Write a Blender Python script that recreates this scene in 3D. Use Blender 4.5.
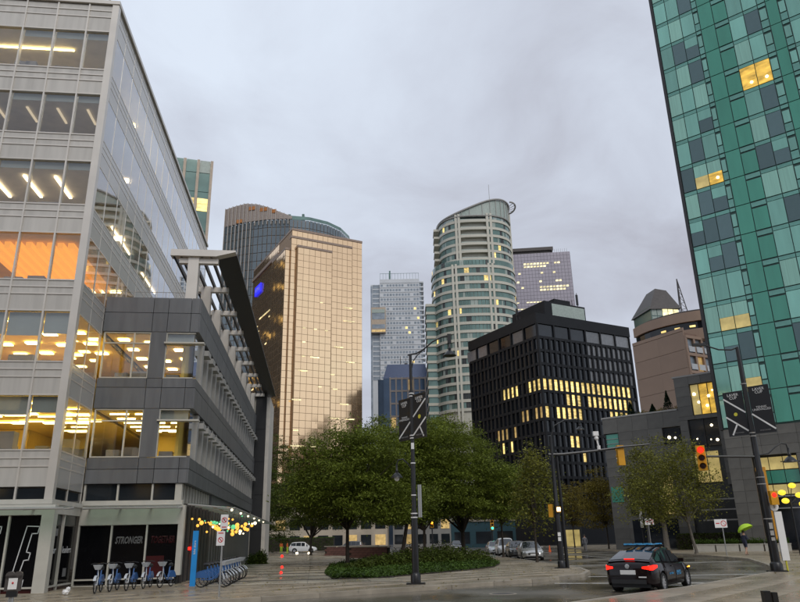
import bpy, bmesh, math, random
import numpy as np
from mathutils import Vector, Matrix
random.seed(11); NR = np.random.RandomState(5)
S = bpy.context.scene
for o in list(bpy.data.objects): bpy.data.objects.remove(o)
COL = S.collection
R = math.radians
# ---------------------------------------------------------------- camera
F = 700.0; PITCH = math.atan(239/700); ROLL = R(1.15); EYE = 1.75
cd = bpy.data.cameras.new('camera'); cam = bpy.data.objects.new('camera', cd); COL.objects.link(cam)
cd.sensor_width = 36; cd.lens = F/800*36; cd.clip_end = 6000; cd.clip_start = .1
_f = Vector((0, math.cos(PITCH), math.sin(PITCH))); _u = Vector((0, -math.sin(PITCH), math.cos(PITCH))); _r = Vector((1, 0, 0))
_cr = _r*math.cos(ROLL)-_u*math.sin(ROLL); _cu = _r*math.sin(ROLL)+_u*math.cos(ROLL)
cam.matrix_world = Matrix(((_cr.x, _cu.x, -_f.x, 0), (_cr.y, _cu.y, -_f.y, 0), (_cr.z, _cu.z, -_f.z, EYE), (0, 0, 0, 1)))
S.camera = cam
# ---------------------------------------------------------------- sky, sun, exposure
SUN_EL, SUN_AZ = 42, 160          # degrees; azimuth clockwise from +Y
w = bpy.data.worlds.new('World'); S.world = w; w.use_nodes = True
nt = w.node_tree; nt.nodes.clear(); L = nt.links.new
def nn(t, **k):
    n = nt.nodes.new(t)
    for a, b in k.items(): setattr(n, a, b)
    return n
sky = nn('ShaderNodeTexSky', sky_type='NISHITA', sun_disc=False); sky.sun_elevation = R(SUN_EL); sky.sun_rotation = R(SUN_AZ)
sc = nn('ShaderNodeVectorMath', operation='SCALE'); L(sky.outputs[0], sc.inputs[0]); sc.inputs['Scale'].default_value = .1
tc = nn('ShaderNodeTexCoord'); sp = nn('ShaderNodeSeparateXYZ'); L(tc.outputs['Generated'], sp.inputs[0])
def mth(op, a, b=None):
    n = nn('ShaderNodeMath', operation=op)
    for i, q in enumerate((a, b)):
        if q is None: continue
        if isinstance(q, (int, float)): n.inputs[i].default_value = q
        else: L(q, n.inputs[i])
    return n.outputs[0]
zc = mth('MAXIMUM', sp.outputs[2], 0.0); den = mth('ADD', zc, .32)
cx = nn('ShaderNodeCombineXYZ'); L(mth('DIVIDE', sp.outputs[0], den), cx.inputs[0]); L(mth('DIVIDE', sp.outputs[1], den), cx.inputs[1])
def noise(scale, det, rough, dist, off):
    m = nn('ShaderNodeMapping'); m.inputs['Location'].default_value = off; L(cx.outputs[0], m.inputs[0])
    n = nn('ShaderNodeTexNoise'); n.inputs['Scale'].default_value = scale; n.inputs['Detail'].default_value = det
    n.inputs['Roughness'].default_value = rough; n.inputs['Distortion'].default_value = dist; L(m.outputs[0], n.inputs['Vector']); return n.outputs[0]
big = noise(.62, 3, .5, .6, (3.3, 13.8, 0)); fine = noise(2.6, 7, .58, .5, (0.4, 5.2, 0))
cl = mth('ADD', mth('MULTIPLY', big, .66), mth('MULTIPLY', fine, .34))
rp = nn('ShaderNodeValToRGB'); L(cl, rp.inputs[0]); e = rp.color_ramp.elements
e[0].position = .36; e[0].color = (.45, .455, .52, 1); e[1].position = .60; e[1].color = (.76, .835, .95, 1)
x = e.new(.47); x.color = (.60, .64, .735, 1)
mx = nn('ShaderNodeMixRGB'); mx.inputs[0].default_value = .93; L(sc.outputs[0], mx.inputs[1]); L(rp.outputs[0], mx.inputs[2])
bg = nn('ShaderNodeBackground'); L(mx.outputs[0], bg.inputs[0]); bg.inputs[1].default_value = .92
out = nn('ShaderNodeOutputWorld'); L(bg.outputs[0], out.inputs[0])
sd = bpy.data.lights.new('sun', 'SUN'); sd.energy = 1.0; sd.angle = R(25); sd.color = (1, .95, .88)
sun = bpy.data.objects.new('sun', sd); COL.objects.link(sun)
_sd = Vector((math.sin(R(SUN_AZ))*math.cos(R(SUN_EL)), math.cos(R(SUN_AZ))*math.cos(R(SUN_EL)), math.sin(R(SUN_EL))))
sun.rotation_euler = _sd.to_track_quat('Z', 'Y').to_euler()
S.view_settings.view_transform = 'Standard'; S.view_settings.look = 'None'; S.view_settings.exposure = 0.18; S.view_settings.gamma = 1
S.render.resolution_x, S.render.resolution_y = 1024, 771
S.render.engine = 'CYCLES'
S.cycles.max_bounces = 6; S.cycles.transparent_max_bounces = 12; S.cycles.sample_clamp_indirect = 4.0

# ---------------------------------------------------------------- pixels of the photograph -> directions
def ray(x, y):
    cx, cy = x-400, 301-y; c, s = math.cos(ROLL), math.sin(ROLL)
    X = cx*c+cy*s; Y = -cx*s+cy*c
    return Vector((X, F*math.cos(PITCH)-Y*math.sin(PITCH), F*math.sin(PITCH)+Y*math.cos(PITCH)))
def ground(x, y, z=0.0):
    d = ray(x, y); t = (z-EYE)/d.z; return Vector((0, 0, EYE))+d*t
def rng(x, y, r):
    d = ray(x, y); return Vector((0, 0, EYE))+d*(r/math.hypot(d.x, d.y))
def ydist(x, y, Y):
    d = ray(x, y); return Vector((0, 0, EYE))+d*(Y/d.y)

# ---------------------------------------------------------------- materials
MAT = {}
def pm(name, col, rough=.6, metal=0., var=.12, scale=2., bump=0., spec=.5, rnd=0., det=4, emit=None, es=0., coat=0., bscale=None, ior=1.5, wet=None, stretch=None):
    if name in MAT: return MAT[name]
    m = bpy.data.materials.new(name); m.use_nodes = True; t = m.node_tree; b = t.nodes['Principled BSDF']
    b.inputs['Roughness'].default_value = rough; b.inputs['Metallic'].default_value = metal; b.inputs['Specular IOR Level'].default_value = spec; b.inputs['IOR'].default_value = ior
    if coat: b.inputs['Coat Weight'].default_value = coat; b.inputs['Coat Roughness'].default_value = .04
    co = t.nodes.new('ShaderNodeTexCoord'); n = t.nodes.new('ShaderNodeTexNoise'); n.inputs['Scale'].default_value = scale; n.inputs['Detail'].default_value = det
    if stretch:
        mp_ = t.nodes.new('ShaderNodeMapping'); mp_.inputs['Scale'].default_value = stretch; t.links.new(co.outputs['Object'], mp_.inputs[0])
        ob_ = t.nodes.new('ShaderNodeObjectInfo'); t.links.new(ob_.outputs['Location'], mp_.inputs['Location']); t.links.new(mp_.outputs[0], n.inputs['Vector'])
    else: t.links.new(co.outputs['Object'], n.inputs['Vector'])
    mr = t.nodes.new('ShaderNodeMapRange'); mr.inputs['From Min'].default_value = .3; mr.inputs['From Max'].default_value = .7
    mr.inputs['To Min'].default_value = 1-var; mr.inputs['To Max'].default_value = 1+var; t.links.new(n.outputs[0], mr.inputs['Value'])
    val = mr.outputs[0]
    if rnd:
        oi = t.nodes.new('ShaderNodeObjectInfo'); m2 = t.nodes.new('ShaderNodeMapRange'); m2.inputs['To Min'].default_value = 1-rnd; m2.inputs['To Max'].default_value = 1+rnd
        t.links.new(oi.outputs['Random'], m2.inputs['Value']); mu = t.nodes.new('ShaderNodeMath'); mu.operation = 'MULTIPLY'
        t.links.new(val, mu.inputs[0]); t.links.new(m2.outputs[0], mu.inputs[1]); val = mu.outputs[0]
    vm = t.nodes.new('ShaderNodeVectorMath'); vm.operation = 'SCALE'; vm.inputs[0].default_value = col; t.links.new(val, vm.inputs['Scale'])
    t.links.new(vm.outputs[0], b.inputs['Base Color'])
    if bump:
        n2 = n
        if bscale:
            n2 = t.nodes.new('ShaderNodeTexNoise'); n2.inputs['Scale'].default_value = bscale; n2.inputs['Detail'].default_value = 3; t.links.new(co.outputs['Object'], n2.inputs['Vector'])
        bp = t.nodes.new('ShaderNodeBump'); bp.inputs['Strength'].default_value = bump; bp.inputs['Distance'].default_value = .02
        t.links.new(n2.outputs[0], bp.inputs['Height']); t.links.new(bp.outputs[0], b.inputs['Normal'])
    if wet:
        n3 = t.nodes.new('ShaderNodeTexNoise'); n3.inputs['Scale'].default_value = wet[2]; n3.inputs['Detail'].default_value = 5; t.links.new(co.outputs['Object'], n3.inputs['Vector'])
        m3 = t.nodes.new('ShaderNodeMapRange'); m3.inputs['From Min'].default_value = .38; m3.inputs['From Max'].default_value = .62; m3.inputs['To Min'].default_value = wet[0]; m3.inputs['To Max'].default_value = wet[1]; t.links.new(n3.outputs[0], m3.inputs['Value']); t.links.new(m3.outputs[0], b.inputs['Roughness'])
    if emit:
        v2 = t.nodes.new('ShaderNodeVectorMath'); v2.operation = 'SCALE'; v2.inputs[0].default_value = emit; t.links.new(val, v2.inputs['Scale'])
        t.links.new(v2.outputs[0], b.inputs['Emission Color']); b.inputs['Emission Strength'].default_value = es
    MAT[name] = m; return m
def em(name, col, s):
    if name in MAT: return MAT[name]
    m = bpy.data.materials.new(name); m.use_nodes = True; b = m.node_tree.nodes['Principled BSDF']
    b.inputs['Base Color'].default_value = (*[c*.5 for c in col], 1); b.inputs['Emission Color'].default_value = (*col, 1); b.inputs['Emission Strength'].default_value = s
    b.inputs['Roughness'].default_value = .3
    MAT[name] = m; return m
def clear_glass(name, tint, f0, rough=.02, ior=1.5):
    m = bpy.data.materials.new(name); m.use_nodes = True; t = m.node_tree; t.nodes.clear()
    tr = t.nodes.new('ShaderNodeBsdfTransparent'); tr.inputs[0].default_value = (*tint, 1)
    gl = t.nodes.new('ShaderNodeBsdfGlossy'); gl.inputs['Roughness'].default_value = rough; gl.inputs[0].default_value = (.9, .95, 1, 1)
    fr = t.nodes.new('ShaderNodeFresnel'); fr.inputs['IOR'].default_value = ior
    co = t.nodes.new('ShaderNodeTexCoord'); n = t.nodes.new('ShaderNodeTexNoise'); n.inputs['Scale'].default_value = .8; t.links.new(co.outputs['Object'], n.inputs['Vector'])
    bp = t.nodes.new('ShaderNodeBump'); bp.inputs['Strength'].default_value = .012; bp.inputs['Distance'].default_value = .05; t.links.new(n.outputs[0], bp.inputs['Height'])
    t.links.new(bp.outputs[0], gl.inputs['Normal'])
    ad = t.nodes.new('ShaderNodeMath'); ad.operation = 'MULTIPLY_ADD'; ad.use_clamp = True; ad.inputs[1].default_value = 2.0; ad.inputs[2].default_value = f0; t.links.new(fr.outputs[0], ad.inputs[0])
    mi = t.nodes.new('ShaderNodeMixShader'); ge = t.nodes.new('ShaderNodeNewGeometry'); bf = t.nodes.new('ShaderNodeMath'); bf.operation = 'SUBTRACT'; bf.inputs[0].default_value = 1; t.links.new(ge.outputs['Backfacing'], bf.inputs[1]); ml = t.nodes.new('ShaderNodeMath'); ml.operation = 'MULTIPLY'; t.links.new(ad.outputs[0], ml.inputs[0]); t.links.new(bf.outputs[0], ml.inputs[1]); t.links.new(ml.outputs[0], mi.inputs[0]); t.links.new(tr.outputs[0], mi.inputs[1]); t.links.new(gl.outputs[0], mi.inputs[2])
    o = t.nodes.new('ShaderNodeOutputMaterial'); t.links.new(mi.outputs[0], o.inputs[0]); MAT[name] = m; return m
def leafmat(name, col, var=.45):
    m = bpy.data.materials.new(name); m.use_nodes = True; t = m.node_tree; b = t.nodes['Principled BSDF']
    g = t.nodes.new('ShaderNodeNewGeometry'); mr = t.nodes.new('ShaderNodeMapRange'); mr.inputs['To Min'].default_value = 1-var; mr.inputs['To Max'].default_value = 1+var
    t.links.new(g.outputs['Random Per Island'], mr.inputs['Value'])
    co = t.nodes.new('ShaderNodeTexCoord'); nz = t.nodes.new('ShaderNodeTexNoise'); nz.inputs['Scale'].default_value = .75; nz.inputs['Detail'].default_value = 3; t.links.new(co.outputs['Object'], nz.inputs['Vector'])
    mz = t.nodes.new('ShaderNodeMapRange'); mz.inputs['From Min'].default_value = .32; mz.inputs['From Max'].default_value = .68; mz.inputs['To Min'].default_value = .55; mz.inputs['To Max'].default_value = 1.3; t.links.new(nz.outputs[0], mz.inputs['Value']); mq = t.nodes.new('ShaderNodeMath'); mq.operation = 'MULTIPLY'; t.links.new(mr.outputs[0], mq.inputs[0]); t.links.new(mz.outputs[0], mq.inputs[1])
    vm = t.nodes.new('ShaderNodeVectorMath'); vm.operation = 'SCALE'; vm.inputs[0].default_value = col; t.links.new(mq.outputs[0], vm.inputs['Scale'])
    t.links.new(vm.outputs[0], b.inputs['Base Color']); b.inputs['Roughness'].default_value = .55; b.inputs['Specular IOR Level'].default_value = .12
    tl = t.nodes.new('ShaderNodeBsdfTranslucent'); t.links.new(vm.outputs[0], tl.inputs[0]); mi = t.nodes.new('ShaderNodeMixShader'); mi.inputs[0].default_value = .3
    t.links.new(b.outputs[0], mi.inputs[1]); t.links.new(tl.outputs[0], mi.inputs[2]); t.links.new(mi.outputs[0], t.nodes['Material Output'].inputs[0])
    MAT[name] = m; return m

# ---------------------------------------------------------------- mesh helpers
class MB:
    def __init__(s): s.v = []; s.f = []; s.m = []
    def poly(s, pts, m=0):
        n = len(s.v); s.v += [tuple(p) for p in pts]; s.f.append(tuple(range(n, n+len(pts)))); s.m.append(m); return s
    def box(s, x0, x1, y0, y1, z0, z1, m=0):
        n = len(s.v); s.v += [(x0,y0,z0),(x1,y0,z0),(x1,y1,z0),(x0,y1,z0),(x0,y0,z1),(x1,y0,z1),(x1,y1,z1),(x0,y1,z1)]
        for q in ((0,3,2,1),(4,5,6,7),(0,1,5,4),(1,2,6,5),(2,3,7,6),(3,0,4,7)): s.f.append(tuple(n+i for i in q)); s.m.append(m)
        return s
    def prism(s, poly, z0, z1, m=0, cap=True):
        n = len(s.v); k = len(poly); s.v += [(p[0], p[1], z0) for p in poly]+[(p[0], p[1], z1) for p in poly]
        for i in range(k): j = (i+1) % k; s.f.append((n+i, n+j, n+k+j, n+k+i)); s.m.append(m)
        if cap: s.f.append(tuple(n+k+i for i in range(k))); s.m.append(m); s.f.append(tuple(n+i for i in reversed(range(k)))); s.m.append(m)
        return s
    def tube(s, p, q, r0, r1=None, n=8, m=0, cap=True):
        return s.path([p, q], [r0, r0 if r1 is None else r1], n, m, cap)
    def path(s, pts, rad, n=8, m=0, cap=True):
        pts = [Vector(p) for p in pts]
        if not isinstance(rad, (list, tuple)): rad = [rad]*len(pts)
        b0 = len(s.v); ax = None
        for i, p in enumerate(pts):
            d = (pts[min(i+1, len(pts)-1)]-pts[max(i-1, 0)]).normalized()
            if ax is None: ax = d.orthogonal().normalized()
            ax = (ax-d*ax.dot(d)).normalized(); bx = d.cross(ax)
            for k in range(n):
                a = 2*math.pi*k/n; s.v.append(tuple(p+(ax*math.cos(a)+bx*math.sin(a))*rad[i]))
        for i in range(len(pts)-1):
            for k in range(n):
                j = (k+1) % n; a = b0+i*n; s.f.append((a+k, a+j, a+n+j, a+n+k)); s.m.append(m)
        if cap:
            s.f.append(tuple(b0+k for k in reversed(range(n)))); s.m.append(m); e = b0+(len(pts)-1)*n; s.f.append(tuple(e+k for k in range(n))); s.m.append(m)
        return s
    def lathe(s, prof, c=(0,0,0), n=16, m=0, axis='z'):
        b0 = len(s.v)
        for r, h in prof:
            for k in range(n):
                a = 2*math.pi*k/n; x, y = r*math.cos(a), r*math.sin(a)
                p = (x, y, h) if axis == 'z' else ((x, h, y) if axis == 'y' else (h, x, y))
                s.v.append((c[0]+p[0], c[1]+p[1], c[2]+p[2]))
        for i in range(len(prof)-1):
            for k in range(n):
                j = (k+1) % n; a = b0+i*n; s.f.append((a+k, a+j, a+n+j, a+n+k)); s.m.append(m)
        return s
    def ball(s, c, r, n=10, m=0, sz=1.):
        k = max(4, n//2); return s.lathe([(max(1e-4, r*math.sin(math.pi*i/k)), -r*sz*math.cos(math.pi*i/k)) for i in range(k+1)], c, n, m)
    def build(s, name, mats, parent=None, smooth=False, loc=None, rz=0, kind=None, fix=True):
        me = bpy.data.meshes.new(name); me.from_pydata(s.v, [], s.f)
        if not isinstance(mats, (list, tuple)): mats = [mats]
        for q in mats: me.materials.append(MAT[q] if isinstance(q, str) else q)
        if len(mats) > 1: me.polygons.foreach_set('material_index', s.m)
        if fix:
            bm = bmesh.new(); bm.from_mesh(me); bmesh.ops.recalc_face_normals(bm, faces=bm.faces); bm.to_mesh(me); bm.free()
        if smooth: me.polygons.foreach_set('use_smooth', [True]*len(me.polygons)); me.set_sharp_from_angle(angle=R(38))
        o = bpy.data.objects.new(name, me); COL.objects.link(o)
        if parent: o.parent = parent
        if loc is not None: o.location = loc
        o.rotation_euler.z = rz
        if kind: o['kind'] = kind
        return o
def tag(o, label, cat, group=None):
    o['label'] = label; o['category'] = cat
    if group: o['group'] = group
    return o
def thing(name, label, cat, loc=(0,0,0), rz=0, group=None):
    o = bpy.data.objects.new(name, None); COL.objects.link(o); o.location = loc; o.rotation_euler.z = rz; o.empty_display_size = .2
    return tag(o, label, cat, group)
def dup(o, parent=None, label=None):
    c = o.copy(); COL.objects.link(c)
    if parent: c.parent = parent
    if label: c['label'] = label
    for ch in list(o.children): dup(ch, c)
    return c
PC = {}
def pane(par, name, x, y, z, wd, ht, mat, face=0, th=.05):
    """thin slab, centre (x,y,z); face = turn about z in degrees (0 faces -y, -90 faces -x, 90 faces +x)"""
    k = (round(wd, 3), round(ht, 3), th, mat)
    if k not in PC:
        b = MB().box(-wd/2, wd/2, -th/2, th/2, -ht/2, ht/2); me = bpy.data.meshes.new(name); me.from_pydata(b.v, [], b.f); me.materials.append(MAT[mat]); PC[k] = me
    o = bpy.data.objects.new(name, PC[k]); COL.objects.link(o); o.parent = par; o.location = (x, y, z); o.rotation_euler.z = R(face); return o
def text(par, body, loc, size, mat, rz=0, name='lettering', align='CENTER', shear=0, sx=1, ex=.003, outline=0):
    c = bpy.data.curves.new('t', 'FONT'); c.body = body; c.size = size; c.align_x = align; c.align_y = 'CENTER'; c.extrude = ex; c.shear = shear; c.resolution_u = 2; c.space_line = .8
    if outline: c.fill_mode = 'NONE'; c.extrude = 0; c.bevel_depth = outline; c.bevel_resolution = 0
    o = bpy.data.objects.new('t', c); COL.objects.link(o); dg = bpy.context.evaluated_depsgraph_get(); me = bpy.data.meshes.new_from_object(o.evaluated_get(dg))
    bpy.data.objects.remove(o); me.materials.clear(); me.materials.append(MAT[mat])
    t = bpy.data.objects.new(name, me); COL.objects.link(t); t.parent = par; t.location = loc; t.rotation_euler = (R(90), 0, R(rz)); t.scale = (sx, 1, 1); return t

# ---------------------------------------------------------------- palette
pm('asphalt', (.12, .108, .085), .24, var=.35, scale=.45, bump=.06, bscale=40, det=8, spec=.5, wet=(.07, .42, .22))
pm('pavement', (.29, .24, .17), .42, var=.24, scale=.5, bump=.08, bscale=25, det=8, wet=(.2, .6, .3))
pm('slab', (.34, .30, .225), .32, var=.28, scale=.7, bump=.05, bscale=18, det=8, rnd=.08, wet=(.12, .5, .4))
pm('basalt', (.018, .016, .014), .55, var=.3, scale=1.2, bump=.15)
pm('pavement_slab', (.29, .24, .17), .42, var=.2, scale=.6, bump=.08, bscale=25, det=8, wet=(.2, .6, .3), rnd=.07)
pm('kerb', (.31, .27, .21), .5, var=.22, scale=1.5, rnd=.06)
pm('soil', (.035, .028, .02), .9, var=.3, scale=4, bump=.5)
pm('roadpaint', (.62, .60, .55), .45, var=.22, scale=3, det=8)
pm('metalpanel', (.52, .495, .45), .38, .2, var=.10, scale=1., rnd=.05, stretch=(3.5, 3.5, .35), det=6)
pm('panelgloss', (.50, .485, .45), .16, .25, var=.04, scale=.6, rnd=.04)
pm('metaltrim', (.64, .60, .54), .35, .35, var=.06, scale=1.)
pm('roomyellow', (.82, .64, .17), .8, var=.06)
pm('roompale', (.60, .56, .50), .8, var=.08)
pm('carpet', (.14, .13, .12), .9, var=.15)
pm('blind', (.30, .36, .39), .8, var=.05, rnd=.06)
pm('cabinet', (.25, .26, .29), .6, var=.1, rnd=.2)
pm('slate', (.125, .128, .132), .42, .1, var=.16, scale=1., rnd=.09, bump=.03, stretch=(3, 3, .4), det=6)
pm('whitepaint', (.50, .48, .42), .45, var=.07, scale=2)
pm('greytrim', (.34, .33, .31), .5, var=.08)
pm('shopblack', (.004, .004, .005), .16, var=.2, spec=.18)
pm('shopred', (.045, .003, .004), .3, var=.4, scale=1.2)
pm('print_white', (.62, .62, .62), .5, var=.03)
pm('print_grey', (.22, .22, .22), .5, var=.03)
pm('zinc', (.075, .065, .06), .5, .2)
pm('darkframe', (.022, .022, .023), .45, var=.1)
pm('blackglass', (.018, .022, .026), .06, var=.3, scale=.5, rnd=.3)
pm('curtainpane', (.42, .40, .30), .25, var=.12, scale=1.2, rnd=.12, coat=.6)
pm('blackmetal', (.012, .012, .013), .35, var=.2, scale=3)
pm('steel', (.42, .42, .41), .35, .7, var=.08)
clear_glass('office_glass', (.94, .92, .88), .03, ior=1.6)
clear_glass('canopy_glass', (.72, .84, .78), .05, .08)
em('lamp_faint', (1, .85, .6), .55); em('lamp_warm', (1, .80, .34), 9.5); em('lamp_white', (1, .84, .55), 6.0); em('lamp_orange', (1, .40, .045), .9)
em('bulb_gold', (1, .48, .07), 1.3); em('bulb_white', (1, .80, .5), 3); em('bulb_green', (.2, .9, .4), .6); em('red_light', (1, .006, .003), 7); em('tail_light', (1, .010, .003), 2.6); em('amber_light', (1, .4, .03), 8); em('green_light', (.03, 1, .55), 5)
# ================================================================ GROUND
g = MB().poly([(-2500,-600,0),(2500,-600,0),(2500,4000,0),(-2500,4000,0)]).build('ground', 'asphalt'); g['kind'] = 'structure'
LEFTKERB = [(-24.6,8.7),(-4.57,23.73),(-1.24,26.24),(1.64,27.98),(5.05,30.62),(6.46,32.1),(8.0,34.0),(9.0,37),(9.5,41),(9.4,48),(9.2,55),(8.9,64),(8.5,80),(8.1,100)]
RIGHTKERB = [(25.0,140),(24.6,100),(24.4,72),(24.1,60),(23.0,50),(19.4,40),(17.4,35.2),(15.6,32.2),(12.5,28.6),(9.2,24.6),(6.0,21.4),(-1,14.2),(-9,6)]
def kerb(par, line, step=2.4):
    pts = [Vector((*p, 0)) for p in line]
    for i in range(len(pts)-1):
        d = pts[i+1]-pts[i]; n = max(1, round(d.length/step)); l = d.length/n; a = math.atan2(d.y, d.x)
        for k in range(n):
            c = pts[i]+d*((k+.5)/n)
            if c.length > 75 or c.y < 12: continue
            key = ('kerb', round(l, 2))
            if key not in PC:
                me = bpy.data.meshes.new('kerb_stone'); b = MB().box(-l/2+.006, l/2-.006, -.11, .11, 0, .125); b.box(-l/2+.012, l/2-.012, -.095, .11, .125, .145); me.from_pydata(b.v, [], b.f); me.materials.append(MAT['kerb']); PC[key] = me
            o = bpy.data.objects.new('kerb_stone', PC[key]); COL.objects.link(o); o.parent = par; o.location = c; o.rotation_euler.z = a
pv = MB().prism([(-60,-18)]+[(p[0]-.1*(p[1] > 35), p[1]+.1) for p in LEFTKERB]+[(-60,104)], -.2, .13).build('pavement', 'pavement'); pv['kind'] = 'structure'
kerb(pv, LEFTKERB)
pr = MB().prism([(p[0]+.1, p[1]-.05) for p in RIGHTKERB]+[(60,-20),(160,60),(160,140)], -.2, .13).build('pavement', 'pavement'); pr['kind'] = 'structure'
kerb(pr, RIGHTKERB)
# paved forecourt: pale slabs with dark bands between them
plaza = MB().box(-1.2, 8.02, -1.0, 73, .0, .134).build('plaza', 'basalt', loc=(-8.2, 31.2, 0), rz=R(6.9)); plaza['kind'] = 'structure'
yy = -.9; i = 0
while yy < 72:
    dpt = 2.35+.05*i; wid = 8.0
    x = -1.1
    while x < wid:
        wx = min(2.6, wid-x)
        if wx > .4: MB().box(x+.008, x+wx-.008, yy, yy+dpt, .13, .150+.004*((i*7+int(x*3)) % 3)).build('paving_slab', 'slab', plaza)
        x += 2.6
    yy += dpt+1.05+.04*i; i += 1

# concrete pavement slabs with open joints
def pt_in(p, P):
    r = False; j = len(P)-1
    for i in range(len(P)):
        if (P[i][1] > p[1]) != (P[j][1] > p[1]) and p[0] < (P[j][0]-P[i][0])*(p[1]-P[i][1])/(P[j][1]-P[i][1]+1e-9)+P[i][0]: r = not r
        j = i
    return r
BED0 = [(-3.5,33.6),(-1.5,33.1),(.8,36.1),(3.6,40.0),(5.4,43.6),(6.4,49),(6.8,58),(6.9,70),(4,78),(-2,74),(-4.8,60),(-5.1,48),(-4.4,39)]
def slabs(par, poly, ang, size, ok, lim):
    c, s = math.cos(ang), math.sin(ang); me = bpy.data.meshes.new('paving_slab'); h = size/2-.009; b = MB().box(-h, h, -h, h, .11, .142); me.from_pydata(b.v, [], b.f); me.materials.append(MAT['pavement_slab']); n = 0
    cand = []
    for i in range(-60, 60):
        for j in range(-60, 60):
            u, v = size*i, size*j; x, y = u*c-v*s, u*s+v*c
            if y < 14 or y > 62 or abs(x) > 30: continue
            cs = [(x+(a*c-d*s)*size*.52, y+(a*s+d*c)*size*.52) for a in (-.5, .5) for d in (-.5, .5)]; cs = [(x+(a*c-d*s)*size, y+(a*s+d*c)*size) for a in (-.52, .52) for d in (-.52, .52)]
            if all(pt_in(q, poly) and ok(*q) for q in cs): cand.append((math.hypot(x, y), x, y))
    for _, x, y in sorted(cand)[:lim]:
        o = bpy.data.objects.new('paving_slab', me); COL.objects.link(o); o.parent = par; o.location = (x, y, 0); o.rotation_euler.z = ang
def off_plaza(x, y):
    c, s = math.cos(R(6.9)), math.sin(R(6.9)); dx, dy = x+8.2, y-31.2; u, v = dx*c+dy*s, -dx*s+dy*c
    return not (-1.3 < u < 8.15 and -1.1 < v < 73) and not pt_in((x, y), BED0) and not (x < -7.6-.12*(y-30) and y > 27.5-.0*x)
shr = lambda L_, d: [(p[0]+d[0], p[1]+d[1]) for p in L_]
slabs(pv, [(-30, 5)]+[(p[0]-(.45 if p[1] > 33 else .22), p[1]+(.35 if p[1] < 33 else .1)) for p in LEFTKERB]+[(-30, 104)], R(37), 1.5, off_plaza, 290)
slabs(pr, [(p[0]+.30, p[1]-.28) for p in RIGHTKERB]+[(60, -20), (160, 60), (160, 140)], R(50), 1.2, lambda x, y: True, 290)
# crossing lines
for (a, b, wd) in (((9.0,47.0),(12.6,47.7),.35),((12.6,47.7),(22.0,49.0),.35),((8.3,34.2),(16.0,33.7),.3),((5.9,29.9),(12.0,28.1),.3),((9.6,27.5),(11.4,27.0),.25),((10.2,62),(10.3,100),.12),((17,56),(16.6,130),.14)):
    a, b = Vector((*a,0)), Vector((*b,0)); d = (b-a).normalized()*1; n = Vector((-d.y, d.x, 0))*wd/2
    o = MB().poly([(*(a-n).xy,.004),(*(b-n).xy,.004),(*(b+n).xy,.004),(*(a+n).xy,.004)]).build('road_marking', 'roadpaint'); o['kind'] = 'structure'

# ================================================================ LEFT OFFICE BUILDING
CX, CY = -13.65, 28.0; RZ = R(6.9)
uA = Vector((math.cos(RZ), math.sin(RZ), 0)); uB = Vector((-math.sin(RZ), math.cos(RZ), 0))
def ab(a, b, z=0): return Vector((CX, CY, z))+uA*a+uB*b
FT = [25.46-3.575*k for k in range(6)]; FB = [t-2.2 for t in FT]     # window heads and sills
bl = thing('office_building', 'pale grey metal and glass office block with lit floors above a black shopfront', 'building', (CX, CY, 0), RZ)
AX = [-.22]+[-1.33-1.447*k for k in range(4)]                            # mullions on the street face
BY = [0.22, 1.85, 3.62]+[3.62+1.66*k for k in range(1, 17)]             # mullions on the long side
XL, YB = AX[-1], BY[-1]
def bands(k):          # spandrel pieces under window k (or the parapet when k=-1)
    if k < 0: return [(25.50, 26.28), (26.34, 26.66), (26.72, 27.0)]
    b = FB[k]; n = FT[k+1] if k < 5 else 3.95
    return [(n+.03, b-.66), (b-.60, b-.34), (b-.28, b-.03)]
for i in range(len(AX)-1):
    x0, x1 = AX[i+1]+.03, AX[i]-.03; c, wd = (x0+x1)/2, x1-x0
    for k in range(-1, 6):
        for q, (z0, z1) in enumerate(bands(k)): pane(bl, 'spandrel_panel', c, .03, (z0+z1)/2, wd, z1-z0, 'metalpanel', 0, .06)
        if k >= 0: pane(bl, 'window_pane', c, .08, (FT[k]+FB[k])/2, wd, 2.2, 'office_glass', 0, .02)
for i in range(len(BY)-1):
    y0, y1 = BY[i]+.03, BY[i+1]-.03; c, wd = (y0+y1)/2, y1-y0
    for k in range(-1, 6):
        if i >= 2 and k > 3: continue
        bb = bands(k)
        for q, (z0, z1) in enumerate(bb if (i < 6 or k < 2) else [(bb[0][0], bb[-1][1])]): pane(bl, 'spandrel_panel', -.034, c, (z0+z1)/2, wd, z1-z0, 'panelgloss', 90, .06)
        if k >= 0: pane(bl, 'window_pane', -.016, c, (FT[k]+FB[k])/2, wd, 2.2, 'office_glass', 90, .02)
m = MB()
for x in AX[1:]: m.box(x-.035, x+.035, -.06, .14, 3.3, 27.05)
for k in range(6):
    for z in (FT[k], FB[k], FB[k]-.31, FB[k]-.63): m.box(XL, -.14, -.035, .10, z-.028, z+.028)
for z in (26.31, 26.69): m.box(XL, -.14, -.035, .1, z-.028, z+.028)
m.build('mullion_grid', 'metaltrim', bl)
m = MB()
for j, y in enumerate(BY[1:]): m.box(-.05, .004, y-.03, y+.03, 3.3 if j < 2 else 12.6, 27.05)
for k in range(6):
    ye = YB if k < 4 else 3.66
    for z in (FT[k], FB[k], FB[k]-.31, FB[k]-.63): m.box(-.05, .006, .14, ye, z-.03, z+.03)
for z in (26.31, 26.69): m.box(-.05, .006, .14, YB, z-.03, z+.03)
m.build('mullion_grid', 'metaltrim', bl)
MB().box(-.24, .07, -.07, .24, 3.3, 27.1).build('corner_column', 'metaltrim', bl, kind=None)
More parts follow.
